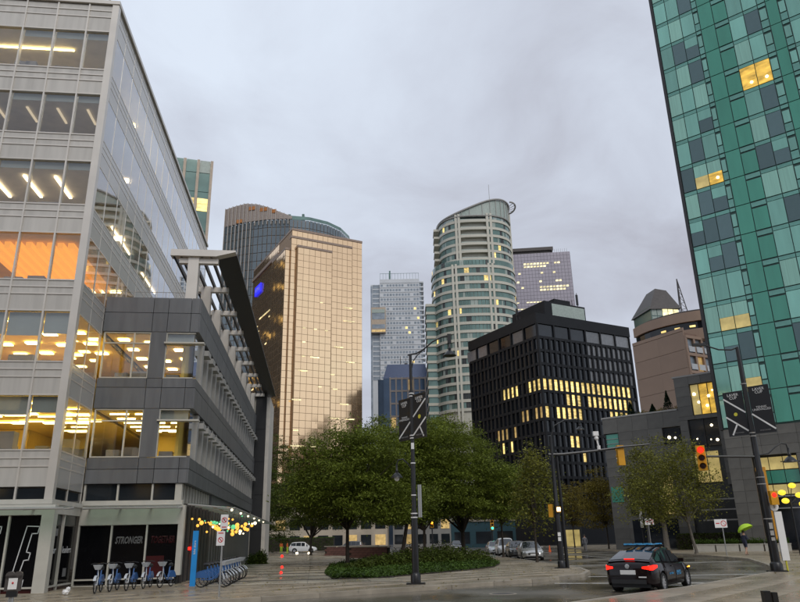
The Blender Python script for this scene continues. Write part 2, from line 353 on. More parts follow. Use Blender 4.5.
MB().box(XL-8, .1, -.12, YB+.1, 27.06, 27.26).box(XL-8, -.3, .3, YB-.3, 25.5, 27.05).build('roof', 'metaltrim', bl)
MB().box(XL-8, XL-.05, .0, .3, 0, 27.05).build('wall', 'metalpanel', bl)
MB().box(XL-8, -.02, YB+.04, YB+.35, 0, 27.05).build('wall', 'metalpanel', bl)
m = MB()
for i in range(8): m.tube((-1.0-i*1.6, .5, 27.2), (-1.0-i*1.6, .5, 27.75), .025)
m.tube((-.9, .5, 27.72), (-12.5, .5, 27.72), .03); m.tube((-.9, .5, 27.45), (-12.5, .5, 27.45), .02); m.tube((-.7, .4, 27.2), (-.45, .2, 27.9), .05); m.box(-.6, -.2, .1, .35, 27.75, 27.95)
m.build('roof_rail', 'greytrim', bl)
# floors and rooms
for k in range(6):
    zt = FT[k]; n0 = FT[k+1]+.02 if k < 5 else 4.0
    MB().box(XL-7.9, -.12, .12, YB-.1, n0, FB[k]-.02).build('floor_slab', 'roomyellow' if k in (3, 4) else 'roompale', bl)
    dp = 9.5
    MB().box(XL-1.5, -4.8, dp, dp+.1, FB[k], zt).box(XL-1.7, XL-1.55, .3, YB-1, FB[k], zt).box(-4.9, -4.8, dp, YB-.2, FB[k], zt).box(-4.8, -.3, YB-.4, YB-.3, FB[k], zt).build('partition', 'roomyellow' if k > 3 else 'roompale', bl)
MB().box(XL-7.9, -.12, .12, YB-.1, FT[0]+.02, FT[0]+.04).build('floor_slab', 'roompale', bl)
def lights(k, spec, mat):
    z = FT[k]-.03
    for (x, y, wx, wy) in spec: MB().box(x-wx/2, x+wx/2, y-wy/2, y+wy/2, z-.05, z).build('ceiling_light', mat, bl)
def grid(k, nx, ny, wx, wy, mat, x0=-.9, y0=1.3, dx=1.35, dy=1.55): lights(k, [(x0-dx*i, y0+dy*j+.3*(i % 2), wx, wy) for i in range(nx) for j in range(ny)], mat)
lights(0, [(-4.2, 1.5, 3.7, .06), (-2.2, 6.2, 1.8, .35), (-5.2, 6.2, 1.6, .35), (-3.2, 8.2, 4.5, .45), (-1.5, 14, .12, 6), (-1.5, 22, .12, 5)], 'lamp_warm')
lights(1, [(-1.2-1.4*i, 1.9, .10, 1.3) for i in range(4)], 'lamp_faint')
lights(1, [(-3.2, 8.4, 4.5, .45), (-1.5, 16, .12, 8)], 'lamp_white')  # wide strip at the back is added fill light
lights(2, [(-3.7, 2.6, .12, 2.2), (-2.3, 2.6, .12, 2.2), (-5.2, 2.8, .12, 2.0), (-3.2, 8.6, 4.5, .5), (-1.2, 9, .1, 4), (-1.2, 16, .1, 4)], 'lamp_white')
z = FT[3]-.04
for i in range(9):       # timber ceiling slats, their lighting put in as orange glow
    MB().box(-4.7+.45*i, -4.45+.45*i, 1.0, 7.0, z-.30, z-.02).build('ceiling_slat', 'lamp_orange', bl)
lights(3, [(-2.4, 7.6, 3.8, .25)], 'lamp_warm')
grid(4, 4, 4, .6, .34, 'lamp_warm', dy=1.9); grid(5, 4, 4, 1.1, .08, 'lamp_warm', dy=1.7); lights(5, [(-1.4-1.5*i, 1.7+2.6*j, .6, .34) for i in range(3) for j in range(3)], 'lamp_warm')
for k, fr in ((4, .42), (5, .30)):  # half-drawn blinds; the sky mirrored up there is put into their blue-grey
    for i in range(3):
        x0, x1 = AX[i+1]+.05, AX[i]-.05; hh = 2.2*(fr+.02*((i*5) % 3)); pane(bl, 'roller_blind', (x0+x1)/2, .18, FT[k]-hh/2-.04, x1-x0, hh, 'blind', 0, .01)
for k in (0, 1, 2):
    for i in range(3):
        x0, x1 = AX[i+1]+.05, AX[i]-.05; pane(bl, 'roller_blind', (x0+x1)/2, .18, FT[k]-.2, x1-x0, .36, 'blind', 0, .01)
for k in range(6):       # desks, screens, cabinets seen above the sills
    for i in range(7):
        x = -.8-.75*i+random.uniform(-.2, .2); y = random.choice((.8, 1.4, 2.2, 3.0)); h = random.uniform(.35, .85) if k != 0 else random.uniform(.3, 1.0)
        MB().box(x-random.uniform(.25, .5), x+random.uniform(.2, .5), y, y+.5, FB[k], FB[k]+h).build('cabinet', 'cabinet', bl)
# ground floor: black shopfront, white frames
shop = [(-.2-1.42*i, -1.62-1.42*i) for i in range(5)]
for i, (x1, x0) in enumerate(shop):
    x0, x1 = (-1.36 if i == 0 else x0+.26), (-.24 if i == 0 else x1+.26-.06)
    pane(bl, 'shop_window', (x0+x1)/2, .1, 1.63, x1-x0, 2.55, 'shopblack', 0, .04); pane(bl, 'shop_window', (x0+x1)/2, .1, .2, x1-x0, .16, 'shopred', 0, .04)
pane(bl, 'red_print', -2.35, .07, .95, .55, 1.1, 'shopred', 0, .01)
for y0, y1 in ((.26, 1.82), (1.9, 3.6)):
    pane(bl, 'shop_window', -.1, (y0+y1)/2, 1.45, y1-y0, 2.2, 'shopblack', 90, .04); pane(bl, 'shop_window', -.1, (y0+y1)/2, 2.78, y1-y0, .4, 'blackglass', 90, .04); pane(bl, 'shop_window', -.1, (y0+y1)/2, .18, y1-y0, .14, 'shopred', 90, .04)
m = MB()
for i in range(6): x = -1.4-1.42*i; m.box(x-.035, x+.035, -.03, .16, .0, 3.0)
m.box(XL-8, .02, -.02, .14, .29, .35).box(XL-8, .06, -.06, .2, 0, .11).box(XL-8, .06, -.08, .3, 2.92, 3.32); m.box(-.16, .02, .3, 3.6, .26, .32).box(-.16, .03, .3, 3.6, 0, .1).box(-.16, .02, 1.82, 1.9, .1, 3.0).box(-.14, .05, .3, 3.6, 2.98, 3.32)
m.build('shop_frame', 'whitepaint', bl)
MB().box(-.22, .24, -.10, .30, 0, 3.3).build('corner_pier', 'whitepaint', bl)
for i in range(4):
    x0, x1 = AX[i+1]+.03 if i < 3 else -7, AX[i]-.03
    if i < 3: pane(bl, 'window_pane', (x0+x1)/2, .06, 3.71, x1-x0, .4, 'blackglass', 0, .04)
for y0, y1 in ((.26, 1.82), (1.9, 3.6)): pane(bl, 'window_pane', -.06, (y0+y1)/2, 3.71, y1-y0, .4, 'blackglass', 90, .04)
MB().box(XL-8, .1, -.1, .12, 3.32, 3.5).box(-.12, .1, .12, 3.65, 3.32, 3.5).build('fascia', 'whitepaint', bl)
# big outlined letter on the window
def outline(par, pts, y, r, mat, closed=True):
    mm = MB(); P = [Vector((p[0], y, p[1])) for p in pts]
    for i in range(len(P)-(0 if closed else 1)):
        a, b = P[i], P[(i+1) % len(P)]; d = (b-a).normalized()*r; n = Vector((-d.z, 0, d.x)); mm.poly([a-n-d, b-n+d, b+n+d, a+n-d])
    return mm.build('lettering', mat, par)
def on_front(x, y, b=0.):      # zoom coordinates of the shop letter -> local x,z on the street face
    px, py = x/6.917, 515+y/6.917; d = ray(px, py); P = ab(0, b); n = uB; t = (P-Vector((0, 0, EYE))).dot(n)/d.dot(n); q = Vector((0, 0, EYE))+d*t
    return ((q-P).dot(uA), q.z)
let = [on_front(*p) for p in ((185,78),(272,80),(258,128),(218,130),(178,258),(206,264),(192,312),(160,316),(110,455),(155,452),(142,500),(50,498))]
outline(bl, let, .055, .018, 'print_white')
outline(bl, [on_front(*p) for p in ((-70,80),(8,82),(-4,130),(-40,130))], .055, .018, 'print_white', False)
text(bl, 'Sugar', (-.06, 1.05, 1.62), .38, 'print_white', 90, shear=.2); text(bl, 'leaders', (-.06, 2.75, 1.62), .38, 'print_white', 90, shear=.2)
for y, z, hh in ((1.15, 2.3, .28), (2.7, .75, .32)):
    for q in range(3): pane(bl, 'lettering', -.07, y+.14*q, z, .09, hh, 'print_grey', 90, .01)
# glass canopy over the shopfront
def canopy(name, label, x0, x1, y0, y1, z0, z1, n, loc, rz):
    c = thing(name, label, 'canopy', loc, rz); k = n
    for i in range(k):
        a, b = x0+(x1-x0)*i/k+.03, x0+(x1-x0)*(i+1)/k-.03
        q = MB(); q.v = [(a,y0,z0),(b,y0,z0),(b,y1,z1),(a,y1,z1),(a,y0,z0+.02),(b,y0,z0+.02),(b,y1,z1+.02),(a,y1,z1+.02)]
        q.f = [(0,3,2,1),(4,5,6,7),(0,1,5,4),(1,2,6,5),(2,3,7,6),(3,0,4,7)]; q.m = [0]*6; q.build('glass_panel', 'canopy_glass', c)
    m = MB()
    for i in range(k+1): a = x0+(x1-x0)*i/k; m.path([(a,y0,z0-.05),(a,y1,z1-.05)], [.025,.045], 6)
    m.path([(x0,y0,z0-.02),(x1,y0,z0-.02)], .03, 6); m.path([(x0,(y0+y1)/2,(z0+z1)/2-.05),(x1,(y0+y1)/2,(z0+z1)/2-.05)], .025, 6)
    m.build('frame', 'greytrim', c); return c
canopy('glass_canopy', 'greenish glass canopy over the black shop window with the big outlined letter', -12, .9, -1.15, -.1, 3.12, 3.2, 9, (CX, CY, 0), RZ)
# ================================================================ SLATE ANNEX WITH PERGOLA
A0 = ab(0, 3.7); AL = 33.8; AW = 4.4
an = thing('annex_building', 'low slate grey clad annex with yellow lit windows and a white roof pergola', 'building', A0, RZ)
ROWS = [(12.31, 13.09), (11.36, 12.31), (8.67, 9.11), (7.69, 8.67), (4.97, 5.48), (4.34, 4.97)]
for (z0, z1) in ROWS:
    for x0, x1 in ((.02, 2.25), (2.25, 2.95), (2.95, 4.02), (4.02, 4.40)): pane(an, 'cladding_panel', (x0+x1)/2, .05, (z0+z1)/2, x1-x0-.025, z1-z0-.025, 'slate', 0, .1)
    n = 16
    for i in range(n): y0, y1 = .02+AL*i/n, .02+AL*(i+1)/n; pane(an, 'cladding_panel', AW-.05+.06, (y0+y1)/2, (z0+z1)/2, y1-y0-.025, z1-z0-.025, 'slate', 90, .1)
for z0, z1 in ((9.11, 11.36), (5.48, 7.69)): pane(an, 'cladding_panel', 2.6, .05, (z0+z1)/2, .70, z1-z0-.02, 'slate', 0, .1)
core = MB()
for z0, z1 in ((11.36, 13.0), (7.69, 9.1), (4.36, 5.46)): core.box(.05, AW-.02, .12, AL, z0+.01, z1)
core.box(.05, AW-.1, 9, AL, 0, 13).build('core', 'slate', an)
for z0, z1, k in ((9.13, 11.34, 0), (5.5, 7.67, 1)):
    tz = z1-.53
    for x0, x1 in ((.14, 1.46), (1.5, 2.22), (2.97, 4.26)):
        pane(an, 'window_pane', (x0+x1)/2, .14, (z0+tz)/2, x1-x0, tz-z0-.05, 'office_glass', 0, .02); pane(an, 'window_pane', (x0+x1)/2, .14, (z1+tz)/2, x1-x0, z1-tz-.05, 'office_glass', 0, .02)
    m = MB()
    for x in (.11, 1.48, 2.23, 2.96): m.box(x-.03, x+.03, .06, .2, z0, z1)
    for a, b in ((.1, 2.25), (2.94, 4.3)): m.box(a, b, .05, .2, z0-.01, z0+.04).box(a, b, .05, .2, z1-.04, z1+.01).box(a, b, .06, .19, tz-.025, tz+.025)
    m.box(2.9, 4.75, -.12, .3, tz-.035, tz+.035); m.build('window_frame', 'whitepaint', an)
    MB().box(.1, AW-.3, 8.8, 8.95, z0, z1).box(3.6, 3.75, .9, 4.0, z0, z1).box(.12, AW-.3, .3, 8.8, z1-.025, z1-.005).build('partition', 'roomyellow', an)
    pane(an, 'roller_blind', 3.6, .24, z1-.25, 1.25, .46, 'blind', 0, .01)
    for (x, y, wx, wy) in ([(.7+1.15*i, 1.2+1.9*j+.5*(i % 2), .5, .34) for i in range(3) for j in range(4)] if k == 0 else [(.9+1.15*i, 1.1+1.3*j, .85, .07) for i in range(3) for j in range(5)]+[(1.2, 6.5, 1.0, .5), (2.6, 6.5, 1.0, .5)]):
        MB().box(x-wx/2, x+wx/2, y-wy/2, y+wy/2, z1-.09, z1-.03).build('ceiling_light', 'lamp_warm', an)
    for (x, y, h) in ((.8, 1.0, .45), (1.5, 1.3, .6), (2.0, .9, .5), (3.2, .9, .35), (1.1, 2.6, .7)): MB().box(x-.3, x+.3, y, y+.4, z0, z0+h).build('cabinet', 'cabinet', an)
    # long side: piers, pale blinds behind glass and small projecting shelves
    pane(an, 'window_pane', AW-.12, .95, (z0+z1)/2, 1.5, z1-z0-.02, 'office_glass', 90, .02)
    j = 0; y = 1.75
    while y < AL-1.0:
        MB().box(AW-.34, AW+.02, y, y+.42, z0, z1).build('pier', 'greytrim', an)
        pane(an, 'window_pane', AW-.26, y+1.03, (z0+tz)/2, 1.18, tz-z0-.03, 'curtainpane', 90, .03)
        pane(an, 'window_pane', AW-.28, y+1.03, (z1+tz)/2, 1.18, z1-tz-.03, 'blackglass', 90, .03)
        MB().box(AW-.26, AW+.24, y+.44, y+1.3, tz-.05, tz+.22).build('sunshade', 'greytrim', an)
        y += 1.63
for x0, x1 in ((.12, 1.42), (1.5, 2.9), (2.98, 3.92)): pane(an, 'window_pane', (x0+x1)/2, .22, 3.98, x1-x0, .7, 'blackglass', 0, .04)
m = MB()
for x in (.06, 1.46, 2.94): m.box(x-.04, x+.04, .1, .3, 3.6, 4.33)
m.box(3.93, 4.22, .08, .4, 3.3, 4.33); m.box(0.02, 4.3, .0, .3, 3.42, 3.62).box(0, 4.3, .04, .3, 2.6, 3.42).build('shop_frame', 'whitepaint', an)
for i in range(20): MB().box(AW-.35, AW-.2, .9+.85*i, 1.05+.85*i, 3.5, 4.34).build('louvre_post', 'whitepaint', an)
pane(an, 'window_pane', AW-.55, AL/2, 3.9, AL-1, .86, 'blackglass', 90, .04)
for i, (x0, x1) in enumerate(((.04, 1.36), (1.42, 2.84), (2.9, 4.18))):
    pane(an, 'shop_window', (x0+x1)/2, .2, 1.4, x1-x0, 2.35, 'shopblack', 0, .04)
pane(an, 'red_print', 3.3, .17, .85, .75, .9, 'shopred', 0, .01)
m = MB()
for x in (0.02, 1.39, 2.87): m.box(x-.035, x+.035, .06, .24, .1, 3.2)
m.box(0, 4.2, .06, .26, .1, .16).box(4.18, 4.42, .05, .4, .5, 3.4).box(0, 4.2, .07, .25, .36, .42); m.build('window_frame', 'whitepaint', an)
text(an, 'STRONGER', (2.13, .165, 1.95), .40, 'print_grey', 0, shear=.25, sx=.56, outline=.012)
text(an, 'TOGETHER', (3.55, .165, 1.95), .40, 'shopred', 0, shear=.25, sx=.5, outline=.016)
MB().box(4.2, 4.26, .3, AL, .1, 3.4).build('shop_side_glass', 'blackglass', an)
m = MB()
for i in range(14): m.box(4.22, 4.36, .9+1.1*i, .97+1.1*i, .1, 3.5)
m.build('mullion_grid', 'zinc', an)
for (y, z) in ((3.0, 1.55), (4.0, 1.55), (5.2, 1.5)): MB().box(4.24, 4.30, y-.42, y+.42, z-.06, z+.07).build('neon_sign', 'red_light' if z > 1.52 else 'bulb_green', an)
# roof pergola
PZ = 15.3
MB().box(2.8, 5.0, -.05, .45, PZ, PZ+.34).build('front_beam', 'metaltrim', an)
m = MB(); m.v = [(5.0,-.05,PZ),(5.0,.45,PZ),(5.95,.45,PZ+.26),(5.95,-.05,PZ+.26),(5.0,-.05,PZ+.34),(5.0,.45,PZ+.34),(5.95,.45,PZ+.34),(5.95,-.05,PZ+.34)]; m.f = [(0,3,2,1),(4,5,6,7),(0,1,5,4),(1,2,6,5),(2,3,7,6),(3,0,4,7)]; m.m = [0]*6; m.build('front_beam', 'metaltrim', an)
for i in range(9):
    y = .1+4.25*i; MB().box(3.65, 4.17, y, y+.5, 13.0, PZ).build('column', 'metaltrim', an); MB().box(3.2, 5.1, y+.08, y+.36, PZ-.30, PZ-.02).build('cross_beam', 'metaltrim', an)
for x in (2.95, 3.3, 3.8, 4.3, 4.75): MB().box(x-.05, x+.05, .1, 36.8, PZ-.02, PZ+.22).build('rafter', 'darkframe', an)
m = MB(); m.prism([(4.98, PZ), (5.02, PZ+.3), (5.98, PZ+.36), (5.98, PZ+.24)], .46, 36.9); m.v = [(p[0], p[2], p[1]) for p in m.v]; m.build('eaves_soffit', 'darkframe', an)
m = MB()
for i in range(9): m.tube((.2+.5*i, .25, 13.1), (.2+.5*i, .25, 13.45), .012, n=5)
m.tube((.1, .25, 13.44), (4.3, .25, 13.44), .015, n=5).build('roof_rail', 'greytrim', an)
canopy('glass_canopy', 'small greenish glass canopy above the shop window behind the parked hire bicycles', .4, 4.3, -1.0, 0., 3.28, 3.36, 3, A0, RZ)
# canopy along the long side, with coloured bulbs below
sc_ = canopy('glass_canopy', 'long glass canopy with hanging coloured bulbs beside the slate annex', .6, 31, -2.1, -.05, 3.3, 3.5, 14, ab(4.4, 3.7), RZ+R(90)); 
ns = 0
for s_ in range(7):
    y0 = 1.4+2.1*s_; st = thing('string_light', '%s strand of warm bulbs from the annex corner under the long glass canopy' % ('first', 'second', 'third', 'fourth', 'fifth', 'sixth', 'seventh')[s_], 'light', ab(4.4, 3.7+y0), RZ, 'bulb strands under the canopy')
    wire = MB(); pts = []
    for q in range(9):
        u = q/8; p = (.15+1.85*u, .25*math.sin(q*2.1), 3.2-.75*u*(1-u)*2-.55*random.random()); pts.append(p)
    wire.path([(.1, 0, 3.38)]+pts+[(2.08, 0, 3.30)], .008, 5).build('wire', 'blackmetal', st)
    for p in pts: MB().ball((p[0], p[1], p[2]-.07), random.choice((.04, .05, .06, .07, .10, .12)), 10).build('bulb', random.choice(('bulb_gold', 'bulb_gold', 'bulb_gold', 'bulb_white', 'bulb_gold', 'bulb_gold', 'bulb_green')), st, smooth=True)
for i in range(6):
    u = MB().ball((0, 0, -.05), .06, 8).build('canopy_lamp', 'bulb_white', None, loc=ab(6.3, 5.2+4.2*i, 3.27)); tag(u, '%s small round lamp from the annex corner under the long canopy edge' % ('first', 'second', 'third', 'fourth', 'fifth', 'sixth')[i], 'lamp', 'edge lamps of the canopy')
# dark end wall beyond the annex
ew = thing('stair_tower', 'narrow black clad stair tower with white edge strip beyond the slate annex', 'building', ab(3.6, 38.2), RZ)
MB().box(.72, 1.70, 0, 6, 0, 15.6).build('wall', 'darkframe', ew); MB().box(.05, .70, .1, 6, 0, 15.4).build('edge_strip', 'whitepaint', ew); MB().box(1.72, 2.05, .15, 6, 0, 15.0).build('edge_pier', 'roompale', ew)
for i in range(5): MB().box(.70, 1.72, -.02, .0, 2.9+3*i, 2.95+3*i).build('panel_joint', 'blackmetal', ew)
# ================================================================ TOWERS BEHIND
pm('goldglass', (1.0, .69, .41), .10, .92, var=.05, scale=.05); pm('goldframe', (.30, .19, .10), .5, .3); pm('goldcap', (.30, .22, .17), .5, .2)
pm('lit_pane', (.5, .4, .2), .3, emit=(1, .72, .22), es=.80, var=.55, scale=1., rnd=.35, stretch=(.8, .8, 2.6), det=5); pm('lit_dim', (.3, .25, .12), .3, emit=(1, .62, .2), es=.32, var=.4, scale=.9, rnd=.3)
pm('lit_white', (.5, .45, .3), .3, emit=(1, .86, .45), es=.8, var=.6, scale=1.5, rnd=.4)
pm('tealglass', (.15, .185, .205), .12, .3, var=.15, scale=.06, spec=.6); pm('fin', (.42, .37, .32), .5); pm('rust', (.45, .18, .05), .6)
pm('ws_white', (.53, .51, .43), .55, var=.06, scale=.1); pm('ws_glass', (.15, .235, .21), .1, .25, var=.2, scale=.3); pm('ws_dark', (.03, .035, .035), .3); pm('ws_curtain', (.34, .40, .36), .4)
pm('lilac', (.36, .33, .37), .3, .25, var=.07, scale=.1); pm('lilacline', (.17, .155, .18), .4); pm('resid', (.56, .58, .60), .5, var=.06, scale=.1); pm('residwin', (.26, .30, .34), .2, .1, var=.3, scale=.4); pm('residbeige', (.45, .36, .27), .5)
pm('navy', (.030, .045, .09), .25, .5, var=.08); pm('blueglass', (.06, .095, .15), .12, .4, var=.2, scale=.15); pm('sandpier', (.34, .29, .26), .6)
pm('blackclad', (.011, .012, .014), .5, var=.15, scale=.4, spec=.22); pm('blackwin', (.012, .014, .018), .07, var=.3, scale=.6, rnd=.5); pm('greyblind', (.13, .135, .145), .25, var=.15, scale=1.5, rnd=.3, coat=.5)
pm('brownstone', (.35, .24, .175), .6, var=.06, scale=.3, rnd=.035); pm('browntrim', (.22, .14, .10), .6)
def skin(m, p0, p1, z0, z1, nu, nz, gap, out, tilt=.016, mats=None, thick=.06):
    """tilted curtain-wall panels between plan points p0 and p1 (local xy)"""
    a, b = Vector((*p0, 0)), Vector((*p1, 0)); d = (b-a)/nu; n = Vector((d.y, -d.x, 0)).normalized(); h = (z1-z0)/nz; u = d.normalized()
    for i in range(nu):
        for j in range(nz):
            c0 = a+d*i+u*gap/2+n*out; c1 = a+d*(i+1)-u*gap/2+n*out; za, zb = z0+h*j+gap/2, z0+h*(j+1)-gap/2
            t1, t2 = random.uniform(-tilt, tilt), random.uniform(-tilt, tilt); mi = mats(i, j) if mats else 0
            m.poly([(c0.x+n.x*t1, c0.y+n.y*t1, za), (c1.x+n.x*t2, c1.y+n.y*t2, za), (c1.x-n.x*t1, c1.y-n.y*t1, zb), (c0.x-n.x*t2, c0.y-n.y*t2, zb)], mi)
def plane_s(px, py, P, az):
    a = R(az); n = Vector((math.cos(a), -math.sin(a), 0)); d = ray(px, py); E0 = Vector((0, 0, EYE)); P3 = Vector((P[0], P[1], 0))
    q = E0+d*((P3-E0).dot(n)/d.dot(n)); return (q-P3).dot(Vector((math.sin(a), math.cos(a), 0))), q.z
G = -28.5; GR = R(28.5)
# --- gold mirror-glass tower
p = rng(292.4, 227.6, 200); gd = thing('gold_tower', 'golden mirror glass office tower with stepped front and thin dark joints', 'building', (p.x, p.y, 0), GR)
lay = [(0, 23.7, 0, 40, 93.6, 'a'), (-.7, 19.5, -1.6, 0, 90.3, 'b'), (-2.2, .9, -.8, 12, 86.4, 'c'), (1.0, 12.1, -2.9, -1.6, 87.0, 'd')]
m = MB()
for x0, x1, y0, y1, z, _ in lay: m.box(x0, x1, y0, y1, 0, z)
m.build('core', 'goldframe', gd)
m = MB()
for x0, x1, y0, y1, z, k in lay:
    nu = max(1, round((x1-x0)/1.75)); skin(m, (x0, y0), (x1, y0), .5, z-.7, nu, round(z/2.12), .11, .05)
    if k in 'd': skin(m, (x1, y0), (x1, y1), .5, z-.7, 1, round(z/2.12), .16, .05)
    if k == 'b': skin(m, (x1, y0), (x1, y1), .5, z-.7, 1, round(z/2.12), .16, .05)
m.build('glass_panels', 'goldglass', gd, kind='stuff', fix=False)
m = MB(); skin(m, (-2.2, 12), (-2.2, -.8), .5, 85.8, 6, 40, .16, .05); skin(m, (0, 40), (0, 12), .5, 93.0, 14, 44, .16, .05)
m.build('glass_panels', 'goldglass', gd, kind='stuff', fix=False)
m = MB()
for x0, x1, y0, y1, z, k in lay: m.box(x0-.12, x1+.12, y0-.14, y1, z-.6, z+.1)
m.box(-.5, .1, 12, 40, 89, 90); m.build('parapet', 'goldcap', gd)
MB().box(12.12, 12.5, -2.3, -1.75, 0, 64).build('shaft_slot', 'goldframe', gd)  # dark strip standing in for the shaded side of the front step
for i in range(34):
    row = random.choice((12, 14, 16, 18, 20, 22, 24, 26, 28, 30, 32)); c = random.randint(0, 12); L3 = c < 6
    x = 1.0+1.75*c+.9 if L3 else 12.6+1.75*(c-6)*.56+.6; y = -3.0 if L3 else -1.72
    pane(gd, 'lit_window', x, y, row*2.14+1.2, random.choice((1.0, 1.5, 2.8)), .34, 'lit_white', 0, .03)
for i in range(60): pane(gd, 'lit_window', -.1, random.uniform(13.5, 38), random.choice(range(6, 36))*2.11+1, random.uniform(1.2, 4), .45, 'lit_white', -90, .03)
pm('signblue', (.03, .03, .7), .4, emit=(.03, .03, 1), es=.7)
s0, z0 = plane_s(220+140/4.013, 195+372/4.013, p, G); MB().box(-.6, -.15, 29, 35.5, 82.2, 85.4).build('blue_sign', 'signblue', gd)
text(gd, 'KPMG', (-.63, 32.2, 83.8), 2.2, 'print_white', -90, sx=.9)
# --- dark tower with a wave-topped screen
pn = thing('curved_tower', 'dark teal glass tower with rounded front and a wave topped fin screen', 'building', (-50, 262, -5), 0)
plan = [(-24, 8)]+[(-24+22*math.sin(a)*1.0+2, 8-11*math.sin(a)-0) for a in (.2, .5)]
plan = [(-23.8, 8.0), (-14, 3.5), (-4, 1.2), (5, 1.0), (13, 3.0), (20, 7.5), (25, 14), (28, 23), (28.5, 34), (-23.8, 46)]
MB().prism([(x*.995, y+.5) for x, y in plan], 0, 133.2).build('core', 'goldframe', pn)
m = MB()
for a, b in zip(plan[:-2], plan[1:-1]): skin(m, a, b, 50, 133.4, 5, 23, .22, .06, .01)
m.build('glass_panels', 'tealglass', pn, kind='stuff', fix=False)
m = MB()
for a, b in zip(plan[1:-2], plan[2:-1]): m.poly([(*a, 133.5), (*b, 133.5), (*b, 135), (*a, 135)])
m.build('roof_screen', 'ws_glass', pn)
tops = [(-23.8, 8, 141.6), (-19, 5.8, 142.0), (-14, 3.5, 142.0), (-9, 2.3, 141.0), (-4, 1.2, 139.0), (1, 1.0, 136.6), (6, 1.2, 134.6)]
m = MB()
for a, b in zip(tops[:-1], tops[1:]): m.poly([(a[0], a[1]-.3, 133.4), (b[0], b[1]-.3, 133.4), (b[0], b[1]-.3, b[2]), (a[0], a[1]-.3, a[2])]); m.poly([(a[0], a[1]+.3, 133.4), (b[0], b[1]+.3, 133.4), (b[0], b[1]+.3, b[2]), (a[0], a[1]+.3, a[2])]); m.poly([(a[0], a[1]-.3, a[2]), (b[0], b[1]-.3, b[2]), (b[0], b[1]+.3, b[2]), (a[0], a[1]+.3, a[2])])
m.build('crown_screen', 'sandpier', pn)
for i in range(17):
    x = -23.5+1.75*i; k = min(5, max(0, sum(t[0] <= x for t in tops)-1)); a, b = tops[k], tops[k+1]; u = (x-a[0])/(b[0]-a[0]); y = a[1]+(b[1]-a[1])*u; z = a[2]+(b[2]-a[2])*u
    MB().box(x-.12, x+.12, y-1.0, y-.3, 100-3*i if i < 8 else 131, z).build('fin', 'fin', pn)
for x, y, z, wd in ((-6, 1.2, 138.2, 4), (-2, .7, 137, 3), (-16.5, 3.9, 134.2, 2.6), (-11, 2.2, 139.3, 3)): pane(pn, 'timber_patch', x, y, z, wd, 1.6, 'rust', -15, .1)
MB().box(3, 4.2, 8, 12, 133, 139).box(9, 10, 8, 12, 133, 139).box(3, 10, 8, 12, 135.5, 136.8).build('roof_plant', 'ws_glass', pn)
# --- far residential slab tower
rt = thing('slab_tower', 'tall pale grey residential tower with sawtooth balconies and a boxed bay', 'building', (0, 420, 0), 0)
MB().box(-12.8, 12.5, 0, 20, 0, 160).box(-18.6, -12.8, 1.5, 20, 0, 157).build('core', 'resid', rt)
m = MB(); fl = 3.15
def rmat(i, j): return 1 if (i*7+j*13+(i*j) % 5) % 9 == 0 and j % 3 == 0 else 0
for j in range(24, 50):
    for i in range(13):
        if random.random() < .86: x = -12.2+1.9*i; m.box(x, x+1.35, -.08, 0, fl*j+.7, fl*j+2.1, 1 if random.random() < .045 else 0)
m.build('windows', ['residwin', 'lit_pane'], rt, kind='stuff')
m = MB()
for j in range(22, 51): m.box(12.5, 15.2, .5+.4*(j % 2), 8, fl*j, fl*j+.9); m.box(-12.8, 12.5, -.25, 0, fl*j-.12, fl*j+.12)
m.build('balcony_slabs', 'resid', rt, kind='stuff')
MB().box(12.6, 13.6, 1, 8, 0, 158).box(-18.7, -17.6, 1.3, 1.5, 60, 156).build('recess', 'residwin', rt)
MB().box(-18.2, -9.2, -2.2, 1.5, 124, 140.5).build('bay_box', 'residbeige', rt)
for z in (126.5, 133.2): pane(rt, 'bay_window', -13.7, -2.25, z+1.5, 8, 4.2 if z > 130 else 2.6, 'residwin', 0, .1)
pane(rt, 'bay_window', -13.7, -2.25, 137.9, 8, 2.6, 'ws_curtain', 0, .1); pane(rt, 'bay_window', -13.7, -2.25, 125.1, 8.4, 1.2, 'lit_dim', 0, .1)
for j in range(30, 50): pane(rt, 'side_window', -15.2, 1.42, fl*j+1.2, 4.2, 2.2, 'residwin', 0, .1)
m = MB()
for i in range(14): m.box(-12.6+1.9*i, -12.45+1.9*i, 0, .15, 160, 164)
m.box(-12.6, 12.3, 0, .12, 163.8, 164).box(-6.8, -5.8, 3, 4, 160, 167); m.build('roof_screen', 'ws_glass', rt)
# --- blue mansard block
bt = thing('mansard_tower', 'small blue glass tower with chamfered navy metal roof', 'building', (0, 300, 0), 0)
MB().box(-7.9, 12.4, 0, 16, 0, 68.5).build('core', 'blueglass', bt); MB().box(-10.4, -7.9, 2.5, 15, 0, 68.6).box(12.4, 13.9, 2.5, 15, 0, 68.9).build('wing', 'blueglass', bt)
m = MB(); b0 = [(-8.0,-.1),(12.5,-.1),(12.5,16),(-8,16)]; t0 = [(-6.2,1.8),(10.3,1.8),(10.3,14),(-6.2,14)]
m.v = [(*q, 68.5) for q in b0]+[(*q, 75.2) for q in t0]; m.f = [(0,1,5,4),(1,2,6,5),(2,3,7,6),(3,0,4,7),(4,5,6,7)]; m.m = [0]*5; m.build('roof', 'navy', bt)
for i in range(7): MB().box(-5.0+2.55*i-.3, -5.0+2.55*i+.3, -.4, .02, 20, 69).build('pier', 'sandpier', bt)
for j in range(9): MB().box(-5.3, 10.6, -.32, .03, 68.4-5.5*j-.35, 68.4-5.5*j+.35).build('floor_band', 'sandpier', bt)
